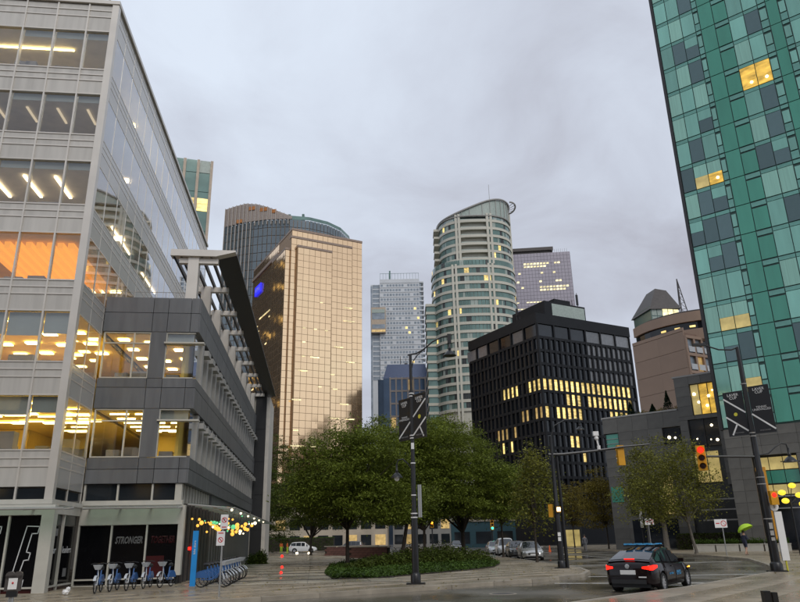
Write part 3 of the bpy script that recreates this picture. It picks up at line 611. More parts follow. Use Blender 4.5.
for j in range(9):
    for i in range(6): pane(bt, 'window_pane', -3.72+2.55*i, -.05, 65.6-5.5*j, 1.9, 4.6, 'blueglass' if random.random() < .85 else 'lit_dim', 0, .06)
MB().box(-.5, -.2, 6, 6.3, 75, 80).box(2, 2.2, 6, 6.2, 75, 79).box(1.4, 2.8, 5, 7, 75, 76.4).build('roof_plant', 'zinc', bt)
# --- white rounded residential tower
wt = thing('rounded_tower', 'white banded residential tower with bowed glass front and a swooping crown', 'building', (29.3, 264, 0), 0)
def ring(a, b, n, e=2.7): return [(math.copysign(abs(math.cos(t))**(2/e), math.cos(t))*a, math.copysign(abs(math.sin(t))**(2/e), math.sin(t))*b) for t in [math.pi+math.pi*i/n for i in range(n+1)]]
fl = 3.22
lo = ring(16.4, 15.5, 34); hi = [(x+1.2, y) for x, y in ring(14.6, 15.0, 34)]
mats_w = ['ws_glass', 'ws_curtain', 'ws_dark', 'lit_pane']
for j in range(14, 38):
    z = fl*j; P = lo if z < 101 else hi; up = z >= 101
    m = MB()
    for i in range(34):
        a, b = P[i], P[i+1]
        if up and 13 <= i <= 18:
            m.poly([(a[0]*.99, a[1]+1.6, z), (b[0]*.99, b[1]+1.6, z), (b[0]*.99, b[1]+1.6, z+fl), (a[0]*.99, a[1]+1.6, z+fl)], 2); continue
        r = random.random(); k = 0 if r < .58 else 1 if r < .80 else 2 if r < .965 else 3
        nseg = 2
        for q in range(nseg):
            A = (a[0]+(b[0]-a[0])*q/nseg, a[1]+(b[1]-a[1])*q/nseg); B = (a[0]+(b[0]-a[0])*(q+.9)/nseg, a[1]+(b[1]-a[1])*(q+.9)/nseg)
            m.poly([(*A, z+.7), (*B, z+.7), (*B, z+fl-.3), (*A, z+fl-.3)], k if random.random() < .8 else 0)
    m.build('window_band', mats_w, wt, fix=False)
    O = [(x*1.018, y*1.018) for x, y in P]; m = MB(); n = len(O)
    m.v = [(*q, z-.35) for q in O]+[(*q, z+.72) for q in O]+[(q[0]*.95, q[1]*.95, z-.35) for q in P]+[(q[0]*.95, q[1]*.95, z+.72) for q in P]
    for i in range(n-1): m.f += [(i, i+1, n+i+1, n+i), (2*n+i, 2*n+i+1, i+1, i), (n+i, n+i+1, 3*n+i+1, 3*n+i)]
    m.m = [0]*len(m.f); m.build('floor_band', 'ws_white', wt, fix=False)
MB().prism([(x*.985, y*.985) for x, y in lo]+[(16, 8), (-16, 8)], 0, 101.2).prism([(x*.93, y*.90) for x, y in hi]+[(15, 8), (-13, 8)], 101.2, 121).build('core', 'ws_white', wt)
for i in (12, 13, 19, 20):
    x, y = lo[i]; MB().box(x-.4, x+.4, y*1.03, y*.97, 0, 101.2).build('pier', 'ws_white', wt); x, y = hi[i]; MB().box(x-.45, x+.45, y*1.03, y*.95, 101.2, 122.5).build('pier', 'ws_white', wt)
x, y = hi[33]; MB().box(14.2, 16.0, -6, -2, 95, 126).build('pier', 'ws_white', wt)
m = MB(); cr = [(x*1.0, y*1.0) for x, y in hi]; n = len(cr)
def ztop(x): u = min(1, max(0, (x+13.4)/27)); u = u*u*(3-2*u); return 121.8+7.6*u
for i in range(n-1):
    a, b = cr[i], cr[i+1]; m.poly([(*a, 121), (*b, 121), (*b, ztop(b[0])-.3), (*a, ztop(a[0])-.3)], 0)
m.build('crown_glass', 'ws_curtain', wt, fix=False)
m = MB(); m.path([(x*1.02, y*1.02, ztop(x)) for x, y in cr], .42, 6).path([(x*1.02, y*1.02, 121.4) for x, y in cr], .3, 6)
m.path([(15.5+3.0*math.sin(t), -5-5*math.cos(t), 129.3+.3*math.cos(t)) for t in [math.pi*i/10 for i in range(11)]], .35, 6)
for i in range(0, n, 2): x, y = cr[i]; m.tube((x*1.01, y*1.01, 121), (x*1.01, y*1.01, ztop(x)), .14, n=4)
for k in range(5): t = math.pi*(k+1)/6; m.tube((13.5, -5-1.5*math.cos(t), 127.5), (15.5+3*math.sin(t), -5-5*math.cos(t), 129.4), .12, n=4)
m.build('crown_frame', 'greytrim', wt); MB().tube((9, 0, 121), (9, 0, 143), .14, .08, 6).build('mast', 'greytrim', wt)
for j in range(31, 38):
    for (i0, i1) in ((13, 19),): a, b = hi[i0], hi[i1]; MB().box(a[0]+.6, b[0]-.6, a[1]*1.03, a[1]*1.0, fl*j+.05, fl*j+1.15).build('balcony_rail', 'ws_curtain', wt)
    MB().box(-15.2, -13.2, -6, 1, fl*j, fl*j+.9).build('side_balcony', 'ws_white', wt)
MB().box(-19.2, -15.5, -7, 6, 0, 88).build('side_wing', 'ws_glass', wt)
for j in range(10, 28): MB().box(-19.5, -15.4, -7.4, 6, fl*j, fl*j+1.0).build('floor_band', 'ws_white', wt)
# --- lilac office behind
lt = thing('lilac_tower', 'pale lilac glass office block with rows of lit ceilings and dark roof plant', 'building', (50, 327, 0), R(-6))
MB().box(0, 35.3, 0, 22, 0, 136.5).build('core', 'lilacline', lt)
m = MB(); skin(m, (0, 0), (35.3, 0), 66, 136.6, 22, 38, .14, .06, .008); skin(m, (35.3, 0), (35.3, 22), 66, 136.6, 12, 38, .14, .06, .008); m.build('glass_panels', 'lilac', lt, kind='stuff', fix=False)
for z, segs in ((131, ((12, 25), (27, 31))), (129.5, ((12, 24),)), (126, ((9, 11), (20, 22), (26, 28))), (121.5, ((8, 10), (19, 22), (27, 31))), (118.5, ((10, 13), (19, 34))), (117, ((19, 33),)), (110.8, ((4, 9), (12, 20), (23, 28))), (107.4, ((4, 30),)), (100, ((6, 33),))):
    for a, b in segs:
        for k in range(int((b-a)/1.6)): pane(lt, 'lit_window', a+1.6*k+.8, -.12, z, 1.2, .9 if z not in (110.8, 107.4, 100) else .5, 'lit_white', 0, .04)
MB().box(6, 26, 2, 18, 136.5, 138.5).box(4, 27.5, 1, 19, 138.5, 140.2).build('roof_plant', 'zinc', lt)
m = MB()
for i in range(8): m.tube((27+i, .4, 136.5), (27+i, .4, 138.5), .09, n=4)
m.build('roof_rail', 'greytrim', lt)
# --- beige and green glass tower behind the office block
ht = thing('fin_tower', 'beige framed green glass tower rising behind the grey office block', 'building', (-44, 101.4, 0), R(17))
MB().box(0, 13.2, 0, 14, 0, 63).build('core', 'ws_glass', ht)
for i in range(7): MB().box(-.2+2.2*i-.22, -.2+2.2*i+.22, -.35, .05, 20, 63.4).build('fin', 'residbeige', ht)
for j in range(8, 18):
    for i in range(6): pane(ht, 'window_pane', .9+2.2*i, -.06, 3.55*j+1.9, 1.7, 2.3, 'lit_pane' if (j == 15 and i > 2) or (j == 9 and i == 4) else 'ws_curtain' if random.random() < .35 else 'ws_glass', 0, .05)
# --- unseen dark block added behind the grey block, to darken the gold glass reflection
nb = thing('dark_office_block', 'dark bronze office block across the street from the golden tower', 'building', (-162, 266, 0), R(47))
MB().box(0, 92, 0, 30, 0, 141).build('wall', 'blackclad', nb)
for j in range(33):
    for i in range(9): pane(nb, 'window_pane', 5+10*i, -.06, 4.2*j+2.5, 3.8, 2.4, 'blackwin' if random.random() < .85 else 'lit_pane', 0, .1)

# ================================================================ BLACK OFFICE BLOCK
p = rng(535.5, 312.6, 170); bk = thing('black_office_block', 'black office block with deep window grid and rows of yellow lit offices', 'building', (p.x, p.y, 0), GR)
NC, PIT = 18, 31.5/18; NL, PL = 17, 30.4/17
BZ = [45.7-3.38*i for i in range(0, 11)]
MB().box(.45, 31.6, .45, 30.4, 0, 54).build('core', 'blackclad', bk)
MB().box(-.05, 31.7, -.05, 30.5, 52.2, 54.9).build('parapet', 'blackclad', bk)
m = MB()
for z in [48.7-3.38*i for i in range(12)]: m.box(0, 31.6, 0, .5, z-.33, z+.33).box(0, .5, .5, 30.4, z-.33, z+.33)
for c in range(NC+1): x = .25+(31.1*c/NC); m.box(x-.27, x+.27, -.06, .5, 8, 48.7); (m.box(x-.2, x+.2, -.03, .5, 48.7, 52.3) if c % 3 == 0 else None)
for c in range(NL+1): y = .25+(30.*c/NL); m.box(-.06, .5, y-.27, y+.27, 8, 48.7); (m.box(-.03, .5, y-.2, y+.2, 48.7, 52.3) if c % 3 == 0 else None)
m.build('window_grid', 'blackclad', bk)
litR = {4: set(range(0, 17)), 5: {4, 5, 6, 8, 9, 10, 11, 12, 13, 14, 15, 16}, 6: {0, 2, 3, 4, 5, 6, 12, 13, 14, 15}, 8: {4, 5}, 9: {6, 11}}
litL = {4: {0, 1, 2, 5, 6, 7, 8}, 8: {7, 9}}
dimL = {6: {0, 1, 3, 4}, 7: {6, 8, 9, 10}, 0: {4, 13, 14}}
for r in range(0, 11):
    if r == 0: zc, hh = 50.6, 2.9
    else: zc, hh = 48.7-3.38*(r-.5), 2.75
    for c in range(NC):
        if r == 0 and c % 3: continue
        wd = 31.1/NC-.5 if r else 31.1/6-.42; x = .25+31.1/NC*(c+.5) if r else .25+31.1/6*(c/3+.5)
        mt = 'lit_pane' if c in litR.get(r, ()) else ('greyblind' if (c >= 9 and r in (0, 1, 2, 3)) else 'blackwin')
        if r in (5, 6) and c == 17: mt = 'greyblind'
        pane(bk, 'window_pane', x, .36, zc, wd, hh, mt, 0, .06)
    for c in range(NL):
        if r == 0 and c % 3: continue
        wd = 30./NL-.5 if r else 30./6-.42; y = .25+30./NL*(c+.5) if r else .25+30./NL*(c+1.5)
        mt = 'lit_pane' if c in litL.get(r, ()) else 'lit_dim' if c in dimL.get(r, ()) and r else 'blackwin'
        if r == 0 and c in (3, 12, 15): mt = 'greyblind'
        pane(bk, 'window_pane', .36, y, zc, wd, hh, mt, -90, .06)
pb = MB().box(5.2, 19.0, 2.5, 16, 54.5, 59.6).box(9, 14.5, 3, 8, 59.6, 60.8).build('plant_room', 'blackclad', bk)
MB().box(7.6, 18.6, 2.38, 2.5, 55.9, 59.1).build('louvre', 'ws_curtain', pb); MB().box(7.6, 15, 2.0, 2.2, 54.4, 55.0).build('duct', 'greyblind', pb)
m = MB()
for x, y, h in ((18, 4, 4.5), (17, 5, 2.6), (15, 5, 2), (2, 10, 4), (2, 12, 2.5), (2.2, 9, 2.2)): m.tube((x, y, 54.5 if x < 5 else 59.5), (x, y, (54.5 if x < 5 else 59.5)+h), .09, n=5)
m.box(17.7, 18.3, 3.9, 4.2, 60.5, 63.5).box(1.7, 2.2, 9.6, 10, 57, 59); m.build('antenna', 'blackmetal', bk)
MB().box(-1, 32.5, -1, 31, 0, 8).build('podium', 'blackclad', bk)

# ================================================================ BROWN STONE BUILDING WITH ROUND PENTHOUSE
p = rng(683, 333, 130); br = thing('brown_building', 'brown stone clad block with blank wall, curved roof band and balconies', 'building', (p.x, p.y, 0), GR)
LBR = plane_s(631, 335, p, G)[0]; hb = 36.0
MB().box(.3, 30, .3, LBR, 0, hb-.2).build('core', 'browntrim', br)
for j in range(11):
    for i in range(2): pane(br, 'stone_panel', .12, LBR*(i+.5)/2, hb-.0-3.3*(j+.5), LBR/2-.012, 3.3-.06, 'brownstone', -90, .2)
pane(br, 'stone_panel', .14, LBR/2, hb+.35, LBR, .6, 'brownstone', -90, .3)
m = MB()
for j in range(9):
    z = hb-1.0-3.2*j; m.box(.2, 14, -.3, .28, z-.25, z+.25)
for i in range(8): x = .3+2.0*i; m.box(x-.22, x+.22, -.25, .29, 4, hb-.8)
m.build('balcony_frame', 'brownstone', br)
for j in range(8):
    for i in range(7): z = hb-1.0-3.2*j; pane(br, 'window_pane', 1.3+2*i, .2, z-1.6, 1.5, 2.6, 'lit_dim' if (i+3*j) % 11 == 4 else 'residwin', 0, .06); pane(br, 'balcony_rail', 1.3+2*i, -.34, z-2.25, 1.5, 1.0, 'resid', 0, .05)
rc = (14.5, 8.0); rr = 13.2; arc = [(rc[0]-rr*math.cos(t), rc[1]-rr*math.sin(t)) for t in [R(-25+7*i) for i in range(20)]]
def band(r, z0, z1, mat, nm):
    m = MB(); A = [(rc[0]-r*math.cos(t), rc[1]-r*math.sin(t)) for t in [R(-25+7*i) for i in range(22)]]
    for i in range(21): a, b = A[i], A[i+1]; m.poly([(*a, z0), (*b, z0), (*b, z1), (*a, z1)]); m.poly([(*a, z0), (*b, z0), (rc[0], rc[1], z0)]); m.poly([(*a, z1), (*b, z1), (rc[0], rc[1], z1)])
    return m.build(nm, mat, br)
band(rr, hb-1.0, hb+1.0, 'brownstone', 'penthouse_band'); band(rr-.5, hb+1.0, hb+2.5, 'blackwin', 'penthouse_window'); band(rr, hb+2.5, hb+4.3, 'brownstone', 'penthouse_band'); band(rr-1.2, hb+4.3, hb+4.9, 'zinc', 'penthouse_roof')
for i in range(7): t = R(10+12*i); pane(br, 'lit_window', rc[0]-(rr-.42)*math.cos(t), rc[1]-(rr-.42)*math.sin(t), hb+1.6, 1.0, .35, 'lit_pane', math.degrees(t)-90, .05)
pt = rng(657, 310, 146); tr = thing('turret', 'glass turret with steep dark pyramid roof above the brown building', 'building', (pt.x, pt.y, 0), R(10))
MB().box(-3.2, 2.8, -3, 4, 38, 45).build('wall', 'ws_glass', tr)
m = MB(); m.v = [(-3.6,-3.4,44.2),(3.3,-3.4,44.6),(3.3,4.4,44.2),(-3.6,4.4,44.2),(-.5,-1.2,49.4),(1.9,-1.2,49.1),(1.9,2.4,49.1),(-.5,2.4,49.4)]; m.f = [(0,1,5,4),(1,2,6,5),(2,3,7,6),(3,0,4,7),(4,5,6,7),(3,2,1,0)]; m.m = [0]*6; m.build('roof', 'zinc', tr)
for j in range(4):
    for i in range(5): pane(tr, 'window_pane', -2.55+1.2*i, -3.05, 38.9+1.6*j, 1.05, 1.4, 'lit_white' if (j == 3 and i > 1) or (i+2*j) % 7 == 3 else 'ws_curtain', 0, .06)
pt = rng(681, 300, 150); ms = thing('lattice_mast', 'slanted triangular lattice mast on the brown building roof', 'mast', (pt.x, pt.y, 40.5), R(0))
a, b = rng(676.5, 279, 150)-Vector((pt.x, pt.y, 40.5)), rng(681, 306, 150)-Vector((pt.x, pt.y, 40.5)); c = rng(690, 302, 150)-Vector((pt.x, pt.y, 40.5)); b.z = 0; c.z = 0
m = MB(); m.tube(b, a, .13, n=5); m.tube(c, a, .1, n=5); b2 = b+Vector((0, 1.5, 0)); m.tube(b2, a, .1, n=5)
for i in range(1, 9): u = i/9; p1, p2, p3 = b.lerp(a, u), c.lerp(a, u), c.lerp(a, u-.1); m.tube(p1, p2, .06, n=4); m.tube(p1, p3, .05, n=4)
m.build('lattice', 'zinc', ms)
# ================================================================ GREEN GLASS TOWER
pm('gspandrel', (.062, .285, .205), .12, .15, var=.07, scale=1., stretch=(1.2, 1.2, .2), rnd=.10, spec=.7); pm('gwin', (.20, .45, .375), .08, .25, var=.08, scale=1., rnd=.20, stretch=(1.6, 1.6, .2), spec=.8); pm('gdark', (.095, .16, .17), .08, .1, var=.03, rnd=.2)
pm('gstrip', (.14, .34, .29), .15, .15, rnd=.1); pm('gframe', (.02, .065, .052), .4); pm('gcurtain', (.26, .52, .43), .3, var=.12, scale=1., stretch=(7, 7, .15), rnd=.1, coat=.5); pm('golit', (.4, .28, .08), .3, emit=(1, .58, .06), es=.5, var=.55, scale=1., stretch=(.7, .7, 1.6), det=5); pm('goldim', (.3, .26, .12), .3, emit=(1, .75, .25), es=.28, var=.3, scale=.8)
pm('stone', (.125, .12, .108), .5, var=.16, scale=.9, rnd=.13, bump=.05); pm('stonedark', (.04, .042, .042), .6)
p = rng(690, 240, 80); TZ = R(-39.4); TP = Vector((p.x, p.y, 0)); tU = Vector((math.cos(TZ), math.sin(TZ), 0)); tV = Vector((-math.sin(TZ), math.cos(TZ), 0))
gt = thing('green_tower', 'green glass hotel tower on stone legs with a few amber lit rooms', 'building', TP, TZ)
Z0, FH = 11.98, 3.38
cols = [(.2, 1.62, 'w'), (1.62, 3.1, 'w'), (3.1, 4.62, 'w'), (4.62, 5.22, 'n'), (5.22, 6.78, 'g'), (6.78, 8.33, 't'), (8.33, 9.95, 'w'), (9.95, 11.5, 'w'), (11.5, 12.33, 'n'), (12.33, 13.5, 'g'), (13.5, 14.25, 'n'), (14.25, 15.8, 'w'), (15.8, 17.3, 'w'), (17.3, 18.8, 'w'), (18.8, 20.4, 'g')]
NF = 20
MB().box(.05, 26, .1, 24, Z0-.1, Z0+FH*NF).build('core', 'gframe', gt)
MB().box(-.16, .16, -.12, 24, Z0-.15, Z0+FH*NF).build('corner_edge', 'darkframe', gt)
MB().box(20.5, 26, .0, .12, Z0, Z0+FH*NF).build('glass_wall', 'gspandrel', gt)
special = {}
def sp_(f, c, m): special[(f, c)] = m
def fi(z): return int((z-Z0)/FH)
for z, c, mt in ((57, 1, 'gdark'), (57, 2, 'gdark'), (54, 2, 'gdark'), (54, 6, 'gcurtain'), (57, 7, 'gdark'), (50.5, 6, 'golit'), (50.5, 7, 'golit'), (47, 7, 'gdark'), (44, 1, 'gdark'), (43.8, 7, 'gdark'), (40.7, 1, 'goldim'), (40.7, 2, 'golit'), (43.8, 6, 'gcurtain'), (37.3, 0, 'gcurtain'), (37.3, 1, 'gdark'), (37.3, 2, 'gdark'), (40.7, 6, 'gdark'), (40.7, 7, 'gdark'), (34, 0, 'gdark'), (34, 1, 'gdark'), (34, 2, 'gdark'), (30.6, 1, 'gdark'), (30.6, 2, 'gdark'), (33.9, 7, 'gdark'), (27, 0, 'gcurtain'), (23.8, 1, 'goldim'), (23.8, 2, 'goldim'), (20.4, 2, 'gdark'), (20.4, 1, 'gdark'), (17, 2, 'goldim'), (27, 6, 'gcurtain'), (37.3, 6, 'gcurtain'), (37.3, 7, 'gcurtain')): sp_(fi(z), c, mt)
for f in range(NF):
    z = Z0+FH*f
    for c, (x0, x1, k) in enumerate(cols):
        xc, wd = (x0+x1)/2, x1-x0-.085
        if k == 'w':
            mt = special.get((f, c)) or ('gcurtain' if random.random() < .16 else 'gwin' if random.random() < .9 else 'gdark')
            pane(gt, 'window_pane', xc, .02, z+FH-.26, wd, .40, 'gstrip', 0, .05)
            if mt == 'gdark' and (f+c) % 3 == 0: pane(gt, 'window_pane', xc, .02, z+2.28, wd, 1.2, 'gwin', 0, .05); pane(gt, 'window_pane', xc, .02, z+.86, wd, 1.58, mt, 0, .05)
            elif mt in ('golit', 'goldim') and f < 10: pane(gt, 'window_pane', xc, .02, z+2.15, wd, 1.42, 'gcurtain', 0, .05); pane(gt, 'window_pane', xc, .02, z+.74, wd, 1.36, mt, 0, .05)
            else: pane(gt, 'window_pane', xc, .02, z+1.46, wd, 2.80, mt, 0, .05)
            if mt in ('golit',): MB().ball((xc+.2, -.02, z+.7), .16, 8).build('room_lamp', 'lamp_white', gt)
        elif k == 'n':
            pane(gt, 'window_pane', xc, .02, z+FH-.26, wd, .40, 'gstrip', 0, .05); pane(gt, 'vent_window', xc, .0, z+1.85, wd-.06, 1.45, 'gwin', 0, .08); pane(gt, 'window_pane', xc, .02, z+.55, wd, .9, 'gstrip', 0, .05)
        elif k == 't': pane(gt, 'window_pane', xc, .02, z+FH-.34, wd, .5, 'gstrip', 0, .05); pane(gt, 'spandrel_panel', xc, .02, z+1.33, wd, 2.5, 'gspandrel', 0, .05)
        else: pane(gt, 'spandrel_panel', xc, .02, z+FH/2, wd, FH-.09, 'gspandrel', 0, .05)
for o in gt.children:
    if o.name.startswith(('window_pane', 'spandrel', 'vent')): o.rotation_euler.x = random.uniform(-.004, .004); o.rotation_euler.z += random.uniform(-.006, .006)
# stone legs and glazed base
def stones(par, x0, x1, z0, z1, y, nx, nz, th=.25):
    for i in range(nx):
        for j in range(nz):
            o = (j % 2)*.5*(x1-x0)/nx*0; pane(par, 'stone_panel', x0+(x1-x0)*(i+.5)/nx, y, z0+(z1-z0)*(j+.5)/nz, (x1-x0)/nx-.02, (z1-z0)/nz-.02, 'stone', 0, th)
stones(gt, .1, 2.35, 0.15, 9.0, .15, 2, 8); stones(gt, .1, 13.5, 9.0, 11.85, .15, 8, 3); stones(gt, 6.4, 7.8, .15, 9.0, .15, 1, 8); stones(gt, 12.2, 13.5, .15, 9, .15, 1, 8)
MB().box(.2, 26, .6, 22, 0, 11.8).build('base_core', 'stonedark', gt)
for a, b in ((2.45, 6.3), (7.9, 12.1)):
    for i in range(3):
        x0 = a+(b-a)*i/3; x1 = a+(b-a)*(i+1)/3; pane(gt, 'window_pane', (x0+x1)/2, .5, 8.2, x1-x0-.08, 1.2, 'goldim', 0, .05); pane(gt, 'window_pane', (x0+x1)/2, .48, 6.9, x1-x0-.06, 1.2, 'gspandrel', 0, .05); pane(gt, 'window_pane', (x0+x1)/2, .5, 5.7, x1-x0-.08, .9, 'goldim', 0, .05); pane(gt, 'window_pane', (x0+x1)/2, .5, 2.6, x1-x0-.08, 4.6, 'blackwin', 0, .05)
    MB().box(a, b, .2, .45, 5.0, 5.12).box(a, b, .2, .45, 3.9, 4.0).build('rail', 'steel', gt)
MB().box(2.45, 3.35, .28, .44, .2, 7.9).build('door_frame', pm('amberpanel', (.42, .20, .03), .4, emit=(1, .45, .04), es=.12), gt)
# podium wing
pw = thing('podium_building', 'dark stone podium wing with yellow lit windows and a planted roof terrace', 'building', TP+tV*8, TZ)
MB().box(-16.2, -6.75, .3, 14, 0, 15.5).box(-6.7, 1, .3, 14, 0, 19.4).build('core', 'stonedark', pw)
stones(pw, -16.3, -6.7, 13.9, 15.75, .12, 5, 1); stones(pw, -14.4, -8.9, 11.9, 13.9, .12, 3, 2); stones(pw, -16.3, -6.7, 8.6, 11.9, .12, 5, 3); stones(pw, -16.3, -6.7, .1, 8.6, .12, 5, 7)
stones(pw, -6.7, -5.0, 14.9, 19.55, .06, 1, 4); stones(pw, -5.0, .6, 18.6, 19.55, .06, 4, 1); stones(pw, -2.0, .6, 14.9, 18.6, .06, 1, 3); stones(pw, -6.7, .6, 14.45, 14.9, .06, 4, 1); stones(pw, -6.7, -5.75, 6.9, 14.45, .06, 1, 6); stones(pw, -2.4, .6, 6.9, 14.45, .06, 1, 6)
MB().box(-6.85, .7, -.1, .5, 19.56, 19.75).box(-16.4, -6.8, -.06, .6, 15.76, 15.95).build('coping', 'greytrim', pw)
for a, b, z0, z1, mt in ((-4.95, -4.05, 15.0, 18.5, 'goldim'), (-4.0, -3.05, 15.0, 18.5, 'golit'), (-3.0, -2.05, 15.0, 18.5, 'golit'), (-5.7, -4.1, 11.3, 14.4, 'blackwin'), (-4.05, -2.45, 11.3, 14.4, 'blackwin'), (-5.6, -4.3, 7.3, 10.7, 'goldim'), (-4.25, -3.0, 7.3, 10.7, 'goldim'), (-16.1, -14.5, 12.0, 13.8, 'gspandrel'), (-8.85, -6.85, 12.0, 13.7, 'blackwin'), (-16.1, -14.6, 5.6, 7.4, 'gspandrel'), (-13.9, -12.3, 4.0, 8.2, 'blackwin'), (-12.0, -10.4, 4.0, 8.2, 'blackwin'), (-10.1, -8.5, 4.0, 8.2, 'goldim'), (-13.9, -12.3, .3, 3.5, 'blackwin'), (-12.0, -10.4, .3, 3.5, 'blackwin'), (-10.1, -8.5, .3, 3.5, 'blackwin')):
    pane(pw, 'window_pane', (a+b)/2, .2 if z0 > 8.5 or a > -6.6 else -.02, (z0+z1)/2, b-a, z1-z0, mt, 0, .05); MB().box(a-.05, a+.02, .05, .2, z0, z1).build('window_frame', 'darkframe', pw)
for (x, z) in ((-4.6, 17.4), (-4.2, 16.4), (-3.0, 17.0), (-2.5, 17.6), (-3.3, 15.9), (-3.2, 13.6), (-2.8, 11.9), (-5.0, 12.2), (-3.5, 12.0), (-7.5, 12.6), (-8.2, 12.7), (-15.0, 10.9), (-14.2, 10.9)): MB().ball((x, .1, z), random.uniform(.06, .2), 8).build('room_lamp', 'lamp_white', pw)
for z in (12.6, 13.2): MB().box(-16.1, -14.5, .1, .16, z, z+.06).build('window_frame', 'greytrim', pw)
for z in (3.1, 4.2, 5.3): MB().box(-5.5, 0, -.6, -.5, z, z+.14).build('louvre', 'greytrim', pw)
# white planter boxes along the tower
for i in range(4):
    o = thing('planter_box', '%s white concrete planter from the podium end, in front of the tower leg' % ('first', 'second', 'third', 'fourth')[i], 'planter', TP-tV*3.2+tU*(-2.4+2.15*i), TZ, 'planters in front of the tower')
    MB().box(-1.0, 1.0, -.45, .45, .12, .72).box(-1.03, 1.03, -.48, .48, .72, .80).build('box', 'whitepaint', o); MB().box(-.92, .92, -.38, .38, .80, .82).build('soil', 'soil', o)
# ================================================================ TREES AND PLANTING
leafmat('leaf_locust', (.145, .18, .026)); leafmat('leaf_dark', (.075, .10, .018)); leafmat('leaf_yellow', (.18, .18, .035)); leafmat('leaf_autumn', (.21, .165, .03)); leafmat('leaf_ground', (.06, .105, .016)); leafmat('leaf_conifer', (.022, .045, .02))
pm('bark', (.05, .038, .028), .85, var=.35, scale=6, bump=.6); pm('bark_pale', (.13, .115, .095), .8, var=.3, scale=5, bump=.5)
def leaf_mesh(name, C, l, wd, mat, parent=None, up=.6, kind=None):
    C = np.asarray(C, dtype=np.float32); N = len(C)
    n = NR.normal(size=(N, 3)); n[:, 2] += up*np.sign(n[:, 2]+1e-6)+up*.5; n /= np.linalg.norm(n, axis=1)[:, None]
    t = NR.normal(size=(N, 3)); t -= n*np.sum(t*n, 1)[:, None]; t /= np.linalg.norm(t, axis=1)[:, None]; b = np.cross(n, t)
    s = NR.uniform(.6, 1.3, (N, 1)); V = np.stack([C+t*l*s, C+b*wd*s, C-t*l*s, C-b*wd*s], 1).reshape(-1, 3).astype(np.float32)
    me = bpy.data.meshes.new(name); me.vertices.add(4*N); me.vertices.foreach_set('co', V.ravel()); me.loops.add(4*N); me.loops.foreach_set('vertex_index', np.arange(4*N, dtype=np.int32))
    me.polygons.add(N); me.polygons.foreach_set('loop_start', np.arange(0, 4*N, 4, dtype=np.int32)); me.update(); me.validate()
    me.materials.append(MAT[mat]); o = bpy.data.objects.new(name, me); COL.objects.link(o)
    if parent: o.parent = parent
    if kind: o['kind'] = kind
    return o
def tree(label, base, blobs, ncl, nlf, mat, r0, name='tree', leaf=(.115, .040), group='street and plaza trees', lean=(0, 0), bark='bark', fork=.45, spread=(.62, .62, .17), low=1.2):
    base = Vector((base[0], base[1], .13)); t = thing(name, label, 'tree', base, 0, group)
    bl_ = [(Vector(c)-base, Vector(rd)) for c, rd in blobs]; vol = [rd.x*rd.y*rd.z for _, rd in bl_]; tot = sum(vol)
    cc = []
    for k in range(ncl):
        q = random.uniform(0, tot); i = 0
        while q > vol[i]: q -= vol[i]; i += 1
        c, rd = bl_[i]; d = Vector((random.gauss(0, 1), random.gauss(0, 1), random.gauss(0, 1))).normalized(); rr_ = .25+.78*random.random()**.5
        rr_ *= 1+.10*math.sin(3.1*d.x+2*d.z+i)+.08*math.sin(7*d.y+5*d.z)
        cc.append(c+Vector((d.x*rd.x, d.y*rd.y, d.z*rd.z))*rr_)
    cc = [c for c in cc if c.z > low]
    A = np.array([tuple(c) for c in cc]); cnt = NR.poisson(nlf, len(A)).clip(6); idx = np.repeat(np.arange(len(A)), cnt); sc_l = NR.uniform(.6, 1.35, len(A))[idx][:, None]
    P = A[idx]+NR.normal(size=(len(idx), 3))*np.array(spread)*sc_l; P[:, 2] -= .25*np.hypot(*(P[:, :2]-A[idx][:, :2]).T)*.6
    leaf_mesh('crown', P, leaf[0], leaf[1], mat, t)
    zmin = min(c.z-rd.z for c, rd in bl_); ctr = sum((c for c, _ in bl_), Vector())/len(bl_); top = max(c.z+rd.z for c, rd in bl_)
    f0 = Vector((lean[0], lean[1], max(1.8, zmin+fork*.8))); m = MB(); m.path([(0, 0, -.05), (.02, 0, .25), (f0.x*.5, f0.y*.5, f0.z*.5), f0], [r0*1.5, r0*1.05, r0*.92, r0*.8], 9)
    m.build('trunk', bark, t, smooth=True)
    m = MB()
    for k in range(16):
        e_ = random.choice(cc); mid = f0.lerp(e_, .5)+Vector((0, 0, .12*(e_-f0).length)); m.path([f0+Vector((0, 0, -.15)), f0.lerp(mid, .5)+Vector((random.uniform(-.15, .15), random.uniform(-.15, .15), .1)), mid, e_], [r0*.55, r0*.4, r0*.26, r0*.07], 6)
    m.path([f0, Vector((ctr.x*.6, ctr.y*.6, (f0.z+top)/2)), Vector((ctr.x, ctr.y, top-.6))], [r0*.75, r0*.4, r0*.08], 7); m.build('limbs', bark, t, smooth=True)
    return t
def bl3(px, py, Y, rx, ry, rz): return (ydist(px, py, Y), (rx, ry, rz))
tree('broad green plaza tree behind the striped forecourt, thin straight trunk', (-4.0, 51.5), [bl3(335, 490, 51.5, 3.2, 3.5, 2.7), bl3(372, 470, 52, 3.0, 3.2, 3.2), bl3(318, 462, 52, 1.7, 2, 2.0), bl3(345, 438, 52, 1.6, 1.8, 1.4), bl3(385, 505, 50, 3.0, 3, 1.8)], 430, 150, 'leaf_locust', .14, low=3.0)
tree('tall green plaza tree with several leaning stems behind the banner lamp post', (-.3, 60), [bl3(410, 480, 60, 4.4, 4.4, 3.8), bl3(385, 448, 60, 3.2, 3.2, 2.6), bl3(440, 452, 60, 3.0, 3.2, 2.8)], 520, 150, 'leaf_locust', .17, lean=(.5, 0), low=3.3)
